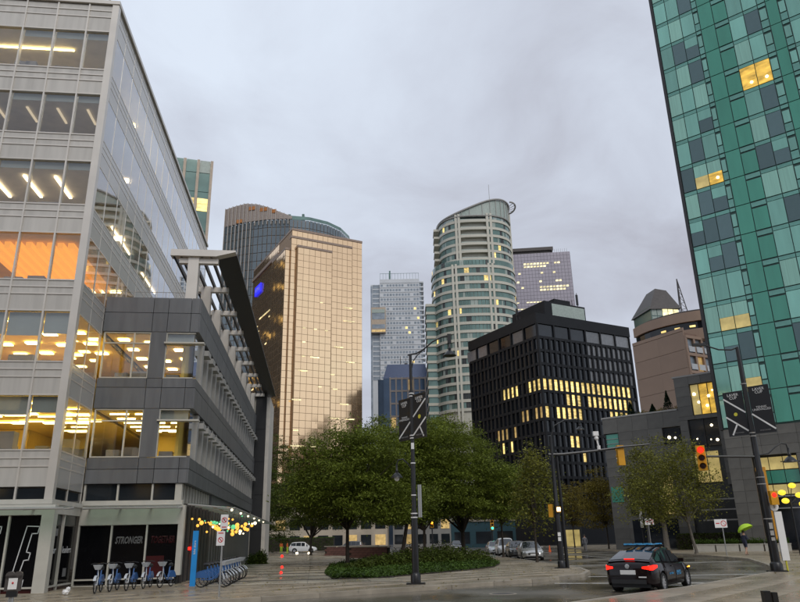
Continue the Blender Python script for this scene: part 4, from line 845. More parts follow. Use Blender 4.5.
tree('wide domed green tree nearest the row of parked cars', (5.2, 66), [bl3(455, 485, 66, 5.6, 5, 3.8), bl3(448, 447, 66, 3.9, 4, 2.9), bl3(490, 490, 65, 3.0, 3, 3.0), bl3(440, 428, 66, 2.4, 2.4, 1.3), bl3(420, 505, 62, 4, 3, 2.0), bl3(490, 512, 62, 2.5, 2.5, 1.8)], 600, 150, 'leaf_locust', .2, low=3.4)
tree('low dark tree at the back of the plaza beside the white car', (-11.7, 92), [bl3(300, 500, 92, 4.2, 4, 3.6), bl3(330, 510, 90, 4.5, 4, 3.5)], 300, 110, 'leaf_dark', .16, leaf=(.11, .06), low=3.4)
tree('brownish green tree behind the black stair tower', (-21, 104), [bl3(277, 480, 104, 3.6, 4, 6), bl3(270, 515, 104, 3.5, 4, 4)], 260, 110, 'leaf_dark', .18, leaf=(.12, .06))
tree('dark tree standing in the planting bed behind the shrubs', (2.2, 83), [bl3(425, 505, 83, 5, 4, 3), bl3(395, 505, 85, 5, 4, 3)], 300, 110, 'leaf_dark', .18, leaf=(.11, .06), low=3.4)
tree('slim loose leaved tree beside the black signal pole', (9.0, 51.0), [bl3(536, 495, 51, 1.7, 1.8, 2.3), bl3(533, 463, 51, 1.3, 1.3, 1.5)], 130, 34, 'leaf_yellow', .085, leaf=(.10, .06), spread=(.4, .4, .3))
tree('small green tree between the parked silver cars', (8.7, 66), [bl3(512, 500, 66, 2.0, 2, 2.4), bl3(510, 475, 66, 1.5, 1.5, 1.5)], 110, 60, 'leaf_locust', .1)
tree('golden brown autumn tree in front of the hedge across the street', (26.6, 97), [bl3(600, 505, 97, 3.1, 3, 3.0), bl3(600, 482, 97, 2.0, 2, 1.8)], 150, 60, 'leaf_autumn', .1, leaf=(.12, .07))
tree('narrow rusty autumn tree near the yellow lit doorway', (25.6, 112), [bl3(572, 505, 112, 2.7, 3, 3.4)], 110, 60, 'leaf_autumn', .1, leaf=(.13, .07))
tree('large olive green street tree in front of the dark stone podium', (25.0, 64), [bl3(675, 490, 64, 3.6, 3.2, 3.0), bl3(672, 458, 64, 2.5, 2.4, 1.9), bl3(650, 495, 65, 2.6, 2.4, 2.2), bl3(700, 480, 64, 1.5, 1.5, 1.6)], 260, 55, 'leaf_yellow', .13, leaf=(.10, .055), bark='bark_pale', lean=(-.35, 0), spread=(.5, .5, .35))
tree('olive green street tree with thick pale trunk behind the dark hatchback', (28.2, 80), [bl3(648, 490, 80, 3.6, 3.2, 4.0), bl3(640, 462, 80, 2.4, 2.2, 2.0)], 200, 50, 'leaf_yellow', .3, leaf=(.11, .06), bark='bark_pale', spread=(.5, .5, .35))
# planting bed
BED = [(-3.3,33.9),(-1.5,33.4),(.6,36.3),(3.4,40.2),(5.2,43.8),(6.2,49),(6.6,58),(6.7,70),(4,78),(-2,74),(-4.6,60),(-4.9,48),(-4.2,39)]
bd = MB().prism(BED, .05, .19).build('planting_bed', 'soil'); bd['kind'] = 'structure'
def inside(x, y, P):
    r = np.zeros(len(x), bool); j = len(P)-1
    for i in range(len(P)):
        xi, yi, xj, yj = *P[i], *P[j]; c = ((yi > y) != (yj > y)) & (x < (xj-xi)*(y-yi)/(yj-yi+1e-9)+xi); r ^= c; j = i
    return r
N = 90000; x = NR.uniform(-5, 7, N); y = 33+45*NR.uniform(0, 1, N)**1.6; k = inside(x, y, BED); x, y = x[k], y[k]
z = .18+np.abs(NR.normal(0, .075, len(x)))*(1+.5*np.sin(x*1.7)*np.cos(y*1.1))
gc = leaf_mesh('ground_cover', np.stack([x, y, z], 1), .075, .045, 'leaf_ground', None, 1.2, 'stuff'); tag(gc, 'low bright green ground cover filling the planting bed', 'ground cover')
def shrub(label, c, rad, n, mat='leaf_dark', group='shrubs in the beds', name='shrub', leaf=(.08, .04)):
    t = thing(name, label, 'shrub', (c[0], c[1], .13), 0, group); d = NR.normal(size=(n, 3)); d /= np.linalg.norm(d, axis=1)[:, None]; d[:, 2] = np.abs(d[:, 2])
    rr_ = NR.uniform(.3, 1, (n, 1))**.4*(1+.25*np.sin(4*d[:, :1]+3*d[:, 1:2])+.1*NR.normal(size=(n, 1))); P = d*rr_*np.array(rad); leaf_mesh('foliage', P, leaf[0], leaf[1], mat, t, .3)
    m = MB()
    for k in range(5): a = random.uniform(0, 6.28); m.tube((0, 0, 0), (rad[0]*.6*math.cos(a), rad[1]*.6*math.sin(a), rad[2]*.7), .02, .008, 5)
    m.build('stems', 'bark', t); return t
for (px, py, rx, rz) in ((372, 571, 1.0, .9), (388, 570, 1.2, 1.1), (404, 568, 1.2, 1.2), (425, 567, 1.4, 1.4), (445, 566, 1.4, 1.3), (462, 565, 1.3, 1.2), (476, 564, 1.2, .9), (360, 573, .8, .7), (440, 562, 1.6, 1.7), (410, 562, 1.6, 1.6)):
    q = ground(px, py); shrub('dark rounded shrub in the planting bed behind the banner lamp post', q, (rx, rx, rz*.72), 2200)
for (px, py, rx, rz) in ((228, 563, 1.0, 2.2), (240, 561, 1.1, 2.6), (250, 560, 1.0, 2.2), (258, 566, .8, .9)):
    q = ground(px, py); shrub('leafy dark shrub beside the hire bicycles under the canopy', q, (rx, rx, rz), 2600, group='shrubs by the annex')
def hedge(label, p0, p1, wd, h, n, mat='leaf_dark'):
    a, b = Vector((*p0, .13)), Vector((*p1, .13)); d = b-a; t = thing('hedge', label, 'hedge', a, math.atan2(d.y, d.x)); l = d.length
    u = NR.uniform(0, 1, (n, 3)); f = NR.randint(0, 4, n); P = np.stack([u[:, 0]*l, (u[:, 1]-.5)*wd, u[:, 2]*h], 1); P[f == 0, 2] = h; P[f == 1, 1] = -wd/2; P += NR.normal(0, .05, P.shape)
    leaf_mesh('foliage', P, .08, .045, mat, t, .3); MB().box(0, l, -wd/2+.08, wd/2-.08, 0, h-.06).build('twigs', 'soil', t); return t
hedge('clipped dark hedge beneath the golden autumn tree', (27.5, 92), (33, 92), 1.4, 1.7, 9000)
hedge('long clipped dark hedge in front of the glass entrance', (31, 84), (40, 76), 1.4, 1.6, 9000)
hedge('bright clipped hedge behind the white car', (-30, 136), (-13, 136), 2, 2.3, 12000, 'leaf_ground')
for i in range(4):
    P = np.stack([NR.uniform(-.95, .95, 1500), NR.uniform(-.42, .42, 1500), .85+np.abs(NR.normal(0, .16, 1500))], 1); pl = [o for o in COL.objects if o.name.startswith('planter_box')][i]; leaf_mesh('foliage', P, .07, .035, 'leaf_ground', pl, .5)
def conifer(label, P, h, r):
    t = thing('conifer', label, 'tree', P, 0, 'conifers on the roof terrace'); n = 1800; u = NR.uniform(0, 1, n)**.7; a = NR.uniform(0, 6.28, n); rr_ = r*(1-u)*NR.uniform(.5, 1.05, n)
    leaf_mesh('crown', np.stack([rr_*np.cos(a), rr_*np.sin(a), .15+u*h], 1), .09, .04, 'leaf_conifer', t); MB().tube((0, 0, 0), (0, 0, h*.8), .06, .02, 6).build('trunk', 'bark', t)
for s_, h, r_, nm in ((-8.3, 2.9, .8, 'tall'), (-10.2, 1.5, .8, 'middle'), (-13.0, 2.2, .7, 'slim')): conifer(nm+' pointed conifer on the dark stone podium terrace', TP+tV*9.5+tU*s_+Vector((0, 0, 15.5)), h, r_)
for s_, nm in ((-9.2, 'rust coloured'), (-11.6, 'reddish'), (-14.3, 'bright green'), (-7.3, 'amber')):
    q = TP+tV*9.3+tU*s_; t = shrub(nm+' low shrub on the podium roof terrace', q, (.8, .7, .9), 900, 'leaf_autumn' if 'green' not in nm else 'leaf_ground', 'terrace shrubs'); t.location.z = 15.5

xs_ = np.concatenate([NR.uniform(-9, 9, 1500), NR.uniform(14, 24, 400)]); ys_ = np.concatenate([NR.uniform(25, 60, 1500), NR.uniform(30, 60, 400)])
fl_ = leaf_mesh('fallen_leaves', np.stack([xs_, ys_, np.where(xs_ < 9, .172, .152)], 1), .05, .03, 'leaf_autumn', None, 6, 'stuff'); tag(fl_, 'scattered small fallen leaves on the wet pavement', 'leaves')
for q, nm in (((3.2, 25.0), 'near the front kerb'), ((14.5, 42), 'beyond the crossing lines')):
    mh = thing('manhole_cover', 'round dark iron manhole cover in the road '+nm, 'manhole cover', (*q, 0)); MB().lathe([(.36, .0), (.36, .008), (.32, .010), (.0001, .010)], (0, 0, 0), 24).build('lid', 'zinc', mh); MB().lathe([(.46, .0), (.46, .006), (.37, .007)], (0, 0, 0), 24).build('rim', 'kerb', mh)
# ================================================================ STREET FURNITURE
pm('bannerblack', (.008, .008, .010), .55, var=.15); pm('sticker', (.75, .75, .73), .5); pm('signalyellow', (.62, .30, .015), .4, var=.1); pm('bluepost', (.02, .25, .62), .35, var=.08); pm('signred', (.55, .02, .03), .5); pm('signwhite', (.78, .77, .75), .45, var=.04); pm('lens_off', (.05, .02, .02), .2); pm('ballyellow', (.65, .60, .05), .5)
def banner(par, x0, x1, z0, z1, rz, mirror, words, off=0):
    """cloth banner hung off the pole axis, local x along rz"""
    e_ = bpy.data.objects.new('banner', None)
    b = MB().box(x0, x1, -.012, .012, z0, z1).build('banner', 'bannerblack', par, rz=R(rz)); W_, H_ = x1-x0, z1-z0; xc = (x0+x1)/2
    def stripe(u0, v0, u1, v1):
        if mirror: u0, u1 = 1-u0, 1-u1
        a, c = Vector((x0+W_*u0, -.016, z0+H_*v0)), Vector((x0+W_*u1, -.016, z0+H_*v1)); d = (c-a).normalized(); n = Vector((-d.z, 0, d.x))*.035
        MB().poly([a-n, c-n, c+n, a+n]).build('stripe', 'sticker', b)
    text(b, 'LAVER\nCUP', (xc, -.018, z1-.22), .17*W_/.85, 'sticker', name='lettering')
    if words:
        text(b, 'TENNIS\nUNRIVALLED', (xc, -.018, z0+H_*.52), .13*W_/.85, 'print_white', name='lettering'); stripe(0, .42, 1, .06)
    else:
        stripe(0, .86, 1, .50); stripe(0, .44, 1, .08); stripe(.5, .26, .2, .02)
        m = MB(); m.lathe([(.0001, -.02), (.085, -.02), (.085, -.014), (.0001, -.014)], (xc, 0, z0+H_*.48), 14, axis='y').build('tennis_ball', 'ballyellow', b)
    text(b, 'VANCOUVER', (xc, -.018, z0+.12), .08, 'print_grey', name='lettering')
    MB().box(min(0, x0), max(0, x1), -.02, .02, z1-.02, z1+.02).box(min(0, x0), max(0, x1), -.02, .02, z0-.02, z0+.02).build('bracket', 'blackmetal', b); return b
def pendant(m, p, s=1.):
    x, y, z = p; m.lathe([(.02*s, .42*s), (.045*s, .40*s), (.045*s, .2*s), (.07*s, .16*s), (.06*s, .08*s), (.14*s, .02*s), (.26*s, -.12*s), (.27*s, -.15*s), (.02*s, -.13*s)], (x, y, z), 14)
def base_plate(m, r=.17): m.box(-.36, .36, -.26, .26, .0, .05); m.lathe([(r*1.5, .05), (r*1.5, .32), (r*1.15, .40), (r, .42)], (0, 0, 0), 14)
L0 = ground(416, 588); lp = thing('lamp_post', 'black street lamp post with two black tournament banners beside the planting bed', 'lamp post', (L0.x, L0.y, .13))
m = MB(); base_plate(m, .13); m.lathe([(.135, .05), (.13, 2.6), (.10, 2.75), (.095, 4.6), (.08, 4.7), (.06, 9.1), (.0001, 9.12)], (0, 0, 0), 14).build('pole', 'blackmetal', lp, smooth=True)
m = MB()
for z in (2.45, 2.6, 3.3, 4.55, 5.55, 5.66, 7.28, 7.4): m.lathe([(.136 if z < 2.7 else .102, -.02), (.136 if z < 2.7 else .102, .02)], (0, 0, z), 14)
m.build('band', 'signwhite', lp)
m = MB(); m.path([(-.12, 0, 9.06), (.25, 0, 9.12), (.55, 0, 9.28), (.95, 0, 9.62), (1.35, 0, 9.82), (1.66, 0, 9.85)], .035, 8).path([(.05, 0, 8.5), (.12, 0, 8.8), (.3, 0, 9.05), (.5, 0, 9.22)], .025, 6); m.box(1.6, 1.76, -.06, .06, 9.55, 9.95); pendant(m, (1.68, 0, 9.15), 1.05); m.build('upper_lamp', 'blackmetal', lp, smooth=True)
m = MB(); m.path([(0, 0, 4.25), (-.18, 0, 4.5), (-.4, 0, 4.72), (-.6, 0, 4.68), (-.66, 0, 4.5)], .028, 7); pendant(m, (-.66, 0, 4.12), .9); m.build('lower_lamp', 'blackmetal', lp, smooth=True); MB().ball((-.66, 0, 3.98), .11, 10, sz=1.2).build('globe', 'sticker', lp, smooth=True)
banner(lp, -.86, -.10, 5.52, 7.22, -52, True, True); banner(lp, .10, .92, 5.52, 7.30, -52, True, False)
MB().box(-.06, .06, -.125, -.12, 5.1, 5.35).build('sticker', 'sticker', lp); MB().tube((.23, 0, 2.45), (.23, 0, 3.7), .085, n=10).build('sign_tube', 'steel', lp)
# --- right signal pole
P0 = ground(778, 575); rp_ = thing('signal_pole', 'leaning-armed black signal pole with two black tournament banners and a red light', 'signal pole', (P0.x, P0.y, .13))
m = MB(); base_plate(m, .17); m.lathe([(.195, .05), (.18, 2.4), (.17, 4.2), (.14, 4.3), (.125, 6.2), (.08, 10.1), (.0001, 10.15)], (0, 0, 0), 16).build('pole', 'blackmetal', rp_, smooth=True)
m = MB()
for z in (2.2, 3.7, 4.0, 5.85, 6.0, 8.3): m.lathe([(.19 if z < 4.1 else .14, -.02), (.19 if z < 4.1 else .14, .02)], (0, 0, z), 14)
m.build('band', 'greytrim', rp_)
for z, h in ((1.9, .26), (1.6, .2), (1.35, .14)): pane(rp_, 'sticker', -.02, -.20, z, .16, h, 'greytrim', 0, .01)
m = MB(); m.path([(.05, 0, 10.1), (-.3, 0, 9.98), (-.9, 0, 10.0), (-1.6, 0, 10.25)], .035, 7); m.box(-2.1, -1.55, -.09, .09, 10.2, 10.32); m.build('upper_lamp', 'blackmetal', rp_)
banner(rp_, -1.04, -.13, 5.95, 8.0, -44, False, False); banner(rp_, .14, 1.05, 5.95, 8.12, -44, False, True)
m = MB(); m.tube((0, 0, 4.92), (-2.35, 0, 4.98), .06, .045, 8); m.build('signal_arm', 'blackmetal', rp_, smooth=True)
def signal(par, x, y, z, rz, lit, back=False):
    s = MB().box(-.19, .19, -.12, .12, -.56, .56).build('signal_head', 'signalyellow', par, loc=(x, y, z), rz=R(rz))
    for k, c in enumerate(('red', 'amber', 'green')):
        zc = .36-.36*k; MB().lathe([(.0001, -.145), (.12, -.14), (.13, -.12)], (0, 0, zc), 14, axis='y').build('lens', {'red': 'red_light', 'amber': 'amber_light', 'green': 'green_light'}[c] if lit == c else 'lens_off', s, smooth=True)
        m = MB()
        for i in range(11): a0, a1 = math.pi*(i/11*1.2-.1), math.pi*((i+1)/11*1.2-.1); m.poly([(.15*math.cos(a0), -.12, zc+.15*math.sin(a0)), (.15*math.cos(a1), -.12, zc+.15*math.sin(a1)), (.15*math.cos(a1), -.34, zc+.15*math.sin(a1)-.02), (.15*math.cos(a0), -.34, zc+.15*math.sin(a0)-.02)])
        m.build('visor', 'signalyellow', s)
    return s
signal(rp_, -2.55, -.05, 4.9, -20, 'red'); sg_ = MB().box(-.16, .16, -.1, .1, -.42, .18).build('pedestrian_signal', 'signalyellow', rp_, loc=(.30, -.25, 3.2)); MB().lathe([(.0001, -.12), (.10, -.11)], (0, 0, 0), 12, axis='y').build('lens', 'red_light', sg_)
m = MB(); m.path([(.1, 0, 4.98), (.55, 0, 5.05), (.9, 0, 5.32), (1.2, 0, 5.5), (1.45, 0, 5.45), (1.5, 0, 5.2)], .03, 7); pendant(m, (1.5, 0, 4.82), 1.15); m.build('side_lamp', 'blackmetal', rp_, smooth=True); MB().box(1.05, 2.05, -.03, .03, 4.66, 4.70).build('lamp_disc', 'blackmetal', rp_)
# --- middle signal pole
P1 = ground(564, 571); mp = thing('signal_pole', 'black twin signal pole with long overhead arm at the pavement corner', 'signal pole', (P1.x-.1, P1.y, .13))
m = MB(); base_plate(m, .14); m.lathe([(.16, .05), (.15, 3.4), (.12, 3.5), (.09, 7.1), (.0001, 7.15)], (0, 0, 0), 14).tube((.33, .1, 0), (.28, .1, 6.2), .10, .08, 10).build('pole', 'blackmetal', mp, smooth=True)
MB().path([(-.2, 0, 6.05), (.6, 0, 6.05), (2.4, 0, 6.2), (4.2, 0, 6.42), (5.6, 0, 6.52)], [.085, .08, .07, .055, .04], 8).build('signal_arm', 'blackmetal', mp, smooth=True)
signal(mp, 3.95, .2, 5.95, 185, ''); ss_ = signal(mp, -.30, .15, 3.0, 150, ''); ss_.scale = (.62, .62, .62); m = MB().box(-.12, .12, -.06, .06, 0, .3).build('pedestrian_signal', 'signalyellow', mp, loc=(.05, -.20, 2.9)); MB().box(-.09, .09, -.075, -.06, .05, .25).build('lens', 'lamp_white', m)
m = MB(); m.tube((2.72, 0, 6.3), (2.6, 0, 7.05), .05, n=8); m.box(2.45, 2.75, -.1, .1, 7.05, 7.3); m.ball((2.62, 0, 6.92), .13, 10); m.lathe([(.1, -.12), (.1, .1)], (2.7, 0, 6.4), 10); m.build('camera', 'signwhite', mp)
m = MB(); m.path([(0, 0, 7.0), (.3, 0, 7.7), (.9, 0, 8.0), (1.7, 0, 8.05)], .03, 6); pendant(m, (1.75, 0, 7.55), .9); m.build('upper_lamp', 'blackmetal', mp)
for z in (1.5, 1.75): pane(mp, 'sticker', -.02, -.165, z, .16, .2, 'sticker', 0, .01)
# --- sign posts
def sign_post(label, px, py, plates, h, rz=0, z0=.13, group=None, r=.03):
    q = ground(px, py, z0); t = thing('sign_post', label, 'sign', (q.x, q.y, z0), R(rz), group); MB().tube((0, 0, 0), (0, 0, h), r, n=8).build('post', 'steel', t)
    for (x, z, wd, hh, kind) in plates:
        s = MB().box(x-wd/2, x+wd/2, -.045, -.03, z-hh/2, z+hh/2).build('sign_plate', 'signwhite', t)
        def disc(cx, cz, r_):
            m = MB()
            for i in range(16):
                a0, a1 = 2*math.pi*i/16, 2*math.pi*(i+1)/16; m.poly([(cx+r_*math.cos(a0), -.047, cz+r_*math.sin(a0)), (cx+r_*math.cos(a1), -.047, cz+r_*math.sin(a1)), (cx+.75*r_*math.cos(a1), -.047, cz+.75*r_*math.sin(a1)), (cx+.75*r_*math.cos(a0), -.047, cz+.75*r_*math.sin(a0))])
            d = .75*r_*.707; m.poly([(cx-d-.015, -.047, cz+d), (cx-d+.015, -.047, cz+d+.01), (cx+d+.015, -.047, cz-d), (cx+d-.015, -.047, cz-d-.01)]); m.build('prohibition_ring', 'signred', s)
        if kind == 'ring': disc(x, z+hh*.12, wd*.36); text(s, 'P', (x, -.047, z+hh*.12), wd*.5, 'blackmetal'); MB().box(x-wd*.3, x+wd*.3, -.047, -.046, z-hh*.4, z-hh*.33).build('arrow', 'signred', s)
        elif kind == 'arrow': disc(x, z-hh*.1, wd*.32); MB().box(x-wd*.32, x+wd*.32, -.048, -.046, z+hh*.33, z+hh*.40).build('arrow', 'signred', s)
        elif kind == 'two': disc(x+wd*.22, z, hh*.36); MB().box(x-wd*.4, x-wd*.1, -.047, -.046, z-.03, z+.05).build('arrow', 'signred', s)
    return t
sp1 = sign_post('no parking post with two small white signs in front of the hire bicycles', 219, 597, [(.04, 2.30, .25, .46, 'ring'), (-.05, 1.78, .27, .45, 'arrow')], 2.5)
sign_post('white sign with red marks on a leaning post before the stone tower leg', 727, 556, [(-.1, 2.35, .95, .62, 'two')], 2.7, r=.04)
sign_post('small white sign with red marks beside the thick pale trunk', 652, 552, [(.1, 2.9, .9, .6, 'two')], 3.2, r=.04)
q = ground(192, 590, .13); bp = thing('bike_share_post', 'tall bright blue bicycle hire post beside the annex corner', 'post', (q.x, q.y, .13)); MB().box(-.12, .12, -.05, .05, 0, .12).build('base', 'steel', bp); MB().box(-.10, .10, -.04, .04, .12, 2.1).build('panel', 'bluepost', bp); text(bp, 'bike share', (0, -.045, 1.5), .12, 'sticker').rotation_euler = (R(90), R(-90), 0)
q = rng(11, 600, 10.6); pk = thing('parking_meter', 'twin headed parking meter with white card in front of the outlined letter window', 'parking meter', (q.x, q.y, .09), R(20))
MB().tube((0, 0, 0), (0, 0, 1.12), .03, n=10).build('post', 'steel', pk)
for sx in (-1, 1):
    m = MB(); m.prism([(sx*.045-.045, -.05), (sx*.045+.045, -.05), (sx*.045+.045, .05), (sx*.045-.045, .05)], 1.15, 1.33); m.lathe([(.05, -.05), (.05, .05)], (sx*.045, 0, 1.33), 12, axis='y'); m.lathe([(.0001, -.05), (.05, -.05)], (sx*.045, 0, 1.33), 12, axis='y'); m.build('meter_head', 'zinc', pk)
MB().box(-.05, .05, -.065, -.055, 1.17, 1.30).build('card', 'signwhite', pk); MB().ball((0, -.066, 1.245), .013, 8).build('dot', 'signred', pk); MB().box(-.06, .06, -.045, .045, 1.08, 1.15).build('yoke', 'blackmetal', pk)
q = ground(773, 612, .13); bo = thing('bollard', 'short black double bollard on the right pavement', 'bollard', (q.x, q.y, .13)); zt = .42; MB().box(-.16, -.02, -.08, .08, 0, zt).box(.02, .13, -.08, .08, 0, zt-.03).build('posts', 'blackmetal', bo); MB().box(-.2, .18, -.12, .12, 0, .03).build('base', 'blackmetal', bo)
# round way-finding sign with white tube and yellow lamp cluster
q = ground(796, 573, .13); wf = thing('wayfinding_sign', 'slim white leaning sign panel with small round head behind the signal pole', 'sign', (q.x+.3, q.y+1.2, .13)); MB().box(-.16, .16, -.04, .04, .45, 2.5).build('panel', 'signwhite', wf); MB().lathe([(.0001, -.05), (.2, -.05), (.2, .05), (.0001, .05)], (-.12, 0, 2.72), 16, axis='y').build('round_head', 'signwhite', wf); text(wf, 'T', (-.12, -.056, 2.72), .25, 'zinc'); MB().tube((0, .02, 0), (0, .02, .45), .04, n=8).build('foot', 'ballyellow', wf)
yl = TP-tV*1.5+tU*1.0; yq = rng(790, 500, 62); gl_ = thing('globe_lamp', 'cluster of glowing yellow globe lamps on a black stand near the tower entrance', 'lamp', (yq.x, yq.y, .13)); MB().tube((0, 0, 0), (0, 0, 4.0), .06, n=8).build('stand', 'blackmetal', gl_)
for (dx, dz) in ((-.5, 4.45), (.35, 4.95), (-.35, 3.85), (.75, 4.25), (.9, 3.6)): MB().ball((dx, 0, dz), .27, 14, sz=.75).build('globe', em('globe_yellow', (1, .72, .05), 1.0), gl_, smooth=True); MB().tube((0, .05, 3.6), (dx, .05, dz), .03, n=6).build('arm', 'blackmetal', gl_)
# distant signals and posts in the plaza
def far_signal(label, px, py, Y, lit, hgt):
    p = ydist(px, py, Y); t = thing('traffic_light', label, 'traffic light', (p.x, p.y, 0)); MB().tube((0, .2, 0), (0, .2, hgt), .08, n=8).build('post', 'blackmetal', t); signal(t, 0, 0, p.z, 0, lit); return t
far_signal('distant signal on a dark post between the plaza trunks showing amber', 432, 523, 92, 'amber', 5.2); far_signal('distant signal on a thin post above the white parked car showing green', 492, 525, 84, 'green', 4.6)
# lit ground studs and bollard lights in the forecourt
for px, py, c, nm in ((282, 557, 'red_light', 'red'), (282, 568, 'red_light', 'red'), (281, 573.5, 'red_light', 'red'), (297, 554, 'lamp_white', 'white'), (309, 554, 'lamp_white', 'white')):
    q = ground(px, py, .16); o = thing('ground_light', 'small %s lit stud set in the striped forecourt' % nm, 'light', (q.x, q.y, .15), 0, nm+' ground lights'); s_ = q.y/740; MB().lathe([(.0001, .02+s_*1.6), (s_*1.0, .02+s_*1.4), (s_*1.3, 0)], (0, 0, 0), 10).build('lens', c, o); MB().lathe([(s_*1.7, 0), (s_*1.7, .012), (s_*1.2, .014)], (0, 0, 0), 10).build('rim', 'steel', o)
for px, py in ((397, 557), (397, 552)):
    pass
# low brick walls of the plaza planters
pm('brickred', (.12, .05, .035), .7, var=.2, scale=3, rnd=.15)
for (a, b, nm) in (((-9.5, 88), (-3.2, 84), 'behind the striped forecourt'), ((-5.6, 74), (-1.6, 72), 'beside the shrubs of the bed')):
    a, b = Vector((*a, .13)), Vector((*b, .13)); d = b-a; t = thing('low_wall', 'low red brick planter wall '+nm, 'wall', a, math.atan2(d.y, d.x)); n = int(d.length/.62)
    MB().box(.02, d.length-.02, .03, .37, 0, .95).build('core', 'soil', t)
    for j in range(4):
        for i in range(n): o = pane(t, 'brick', .31+.62*i+(.3 if j % 2 and i < n-1 else 0), .0, .13+.25*j, .6, .23, 'brickred', 0, .1)
    MB().box(-.05, d.length+.05, -.1, .42, 1.0, 1.1).build('coping', 'kerb', t)

q = ground(645, 551, .13); wf = thing('wayfinding_sign', 'slim white slanted panel on a dark post beside the thick pale trunk', 'sign', (q.x, q.y, .13)); MB().tube((0, 0, 0), (0, 0, 4.6), .07, n=8).build('post', 'blackmetal', wf); MB().box(-.14, .14, -.12, -.06, 2.4, 4.5).build('panel', 'signwhite', wf)
q = ground(550, 552.5, 0); tcn = thing('traffic_cone', 'orange traffic cone on the road beyond the signal pole', 'cone', (q.x, q.y, 0)); MB().box(-.22, .22, -.22, .22, 0, .04).build('base', 'blackmetal', tcn); MB().lathe([(.17, .04), (.04, .80), (.0001, .80)], (0, 0, 0), 12).build('cone', pm('coneorange', (.75, .12, .02), .5), tcn, smooth=True); MB().lathe([(.125, .30), (.095, .46)], (0, 0, 0), 12).build('reflective_band', 'signwhite', tcn)
# ================================================================ HIRE BICYCLES
pm('bikeblue', (.03, .11, .30), .35, var=.1, coat=.4); pm('bikewhite', (.50, .53, .56), .4); pm('rubber', (.012, .012, .012), .75); pm('rimgrey', (.46, .46, .47), .35, .3, var=.05)
def make_bike(label, group):
    t = thing('hire_bicycle', label, 'bicycle', (0, 0, 0), 0, group)     # local +x = front
    def wheel(x, nm):
        m = MB(); n = 20
        for i in range(n):
            a0, a1 = 2*math.pi*i/n, 2*math.pi*(i+1)/n
            m.tube((x+.30*math.cos(a0), 0, .33+.30*math.sin(a0)), (x+.30*math.cos(a1), 0, .33+.30*math.sin(a1)), .025, n=6, cap=False)
        w_ = m.build(nm, 'rubber', t); m = MB()
        for i in range(10): a = 2*math.pi*i/10; m.tube((x, 0, .33), (x+.29*math.cos(a), 0, .33+.29*math.sin(a)), .004, n=3)
        m.lathe([(.035, -.05), (.035, .05)], (x, 0, .33), 8, axis='y'); m.build('spokes', 'rimgrey', w_)
    wheel(-.52, 'rear_wheel'); wheel(.55, 'front_wheel')
    m = MB(); m.path([(.38, 0, .92), (.30, 0, .62), (.02, 0, .36), (-.15, 0, .32)], .035, 8).tube((-.15, 0, .30), (-.28, 0, .86), .028).path([(-.15, 0, .32), (-.52, .05, .33)], .02).path([(-.15, 0, .32), (-.52, -.05, .33)], .02).tube((-.24, 0, .66), (-.52, 0, .34), .018); m.build('frame', 'bikeblue', t, smooth=True)
    m = MB(); m.path([(.38, 0, .98), (.44, .045, .66), (.55, .05, .33)], .02, 6).path([(.44, -.045, .66), (.55, -.05, .33)], .02, 6).build('fork', 'bikewhite', t)
    m = MB(); m.tube((.37, 0, .9), (.34, 0, 1.10), .02).path([(.22, .31, 1.10), (.32, .18, 1.14), (.34, 0, 1.12), (.32, -.18, 1.14), (.22, -.31, 1.10)], .015, 6).build('handlebar', 'blackmetal', t)
    m = MB(); m.v = [(.42,-.10,.90),(.55,-.08,.90),(.55,.08,.90),(.42,.10,.90),(.40,-.19,1.08),(.66,-.15,1.08),(.66,.15,1.08),(.40,.19,1.08)]; m.f = [(0,3,2,1),(0,1,5,4),(1,2,6,5),(2,3,7,6),(3,0,4,7)]; m.m = [0]*5; m.build('basket', 'bikewhite', t)
    m = MB(); m.path([(-.42, 0, .93), (-.30, 0, .95), (-.14, 0, .93)], [.09, .075, .025], 8).tube((-.28, 0, .84), (-.30, 0, .93), .016).build('saddle', 'blackmetal', t, smooth=True)
    for x, a0, a1, c in ((-.52, .35, 2.9, 'bikeblue'), (.55, .5, 2.5, 'bikewhite')):
        m = MB(); n = 9
        for i in range(n):
            b0, b1 = a0+(a1-a0)*i/n, a0+(a1-a0)*(i+1)/n; m.poly([(x+.36*math.cos(b0), -.05, .33+.36*math.sin(b0)), (x+.36*math.cos(b1), -.05, .33+.36*math.sin(b1)), (x+.36*math.cos(b1), .05, .33+.36*math.sin(b1)), (x+.36*math.cos(b0), .05, .33+.36*math.sin(b0))])
        m.build('mudguard', c, t)
    for sy in (-1, 1):
        m = MB(); n = 10; m.poly([(-.52+.33*math.cos(math.pi*i/n), sy*.045, .40+.30*math.sin(math.pi*i/n)) for i in range(n+1)]); m.build('skirt_guard', 'bikeblue', t, fix=False)
    m = MB(); m.lathe([(.07, -.02), (.07, .02)], (-.15, 0, .31), 10, axis='y').tube((-.15, -.03, .31), (-.05, -.1, .2), .012).tube((-.15, .03, .31), (-.25, .1, .42), .012).build('crank', 'blackmetal', t)
    MB().box(.44, .62, -.16, .16, 0, .05).box(.60, .66, -.10, .10, .05, .55).build('dock', 'zinc', t) if 0 else None
    return t
b0 = make_bike('blue and white hire bicycle facing the street before the black shop window', 'hire bicycles before the shop window')
for i in range(5):
    o = b0 if i == 0 else dup(b0); o['label'] = '%s hire bicycle counted from the outlined letter shop corner, before the black window' % ('first', 'second', 'third', 'fourth', 'fifth')[i]; q = ground((94, 110, 127, 144, 163)[i], (594, 592, 591, 589, 588)[i], .13); o.location = (q.x, q.y+.3, .13); o.rotation_euler.z = R(-78-4*i+random.uniform(-6, 6)); o.scale = (.9, .9, .9)
sb = None
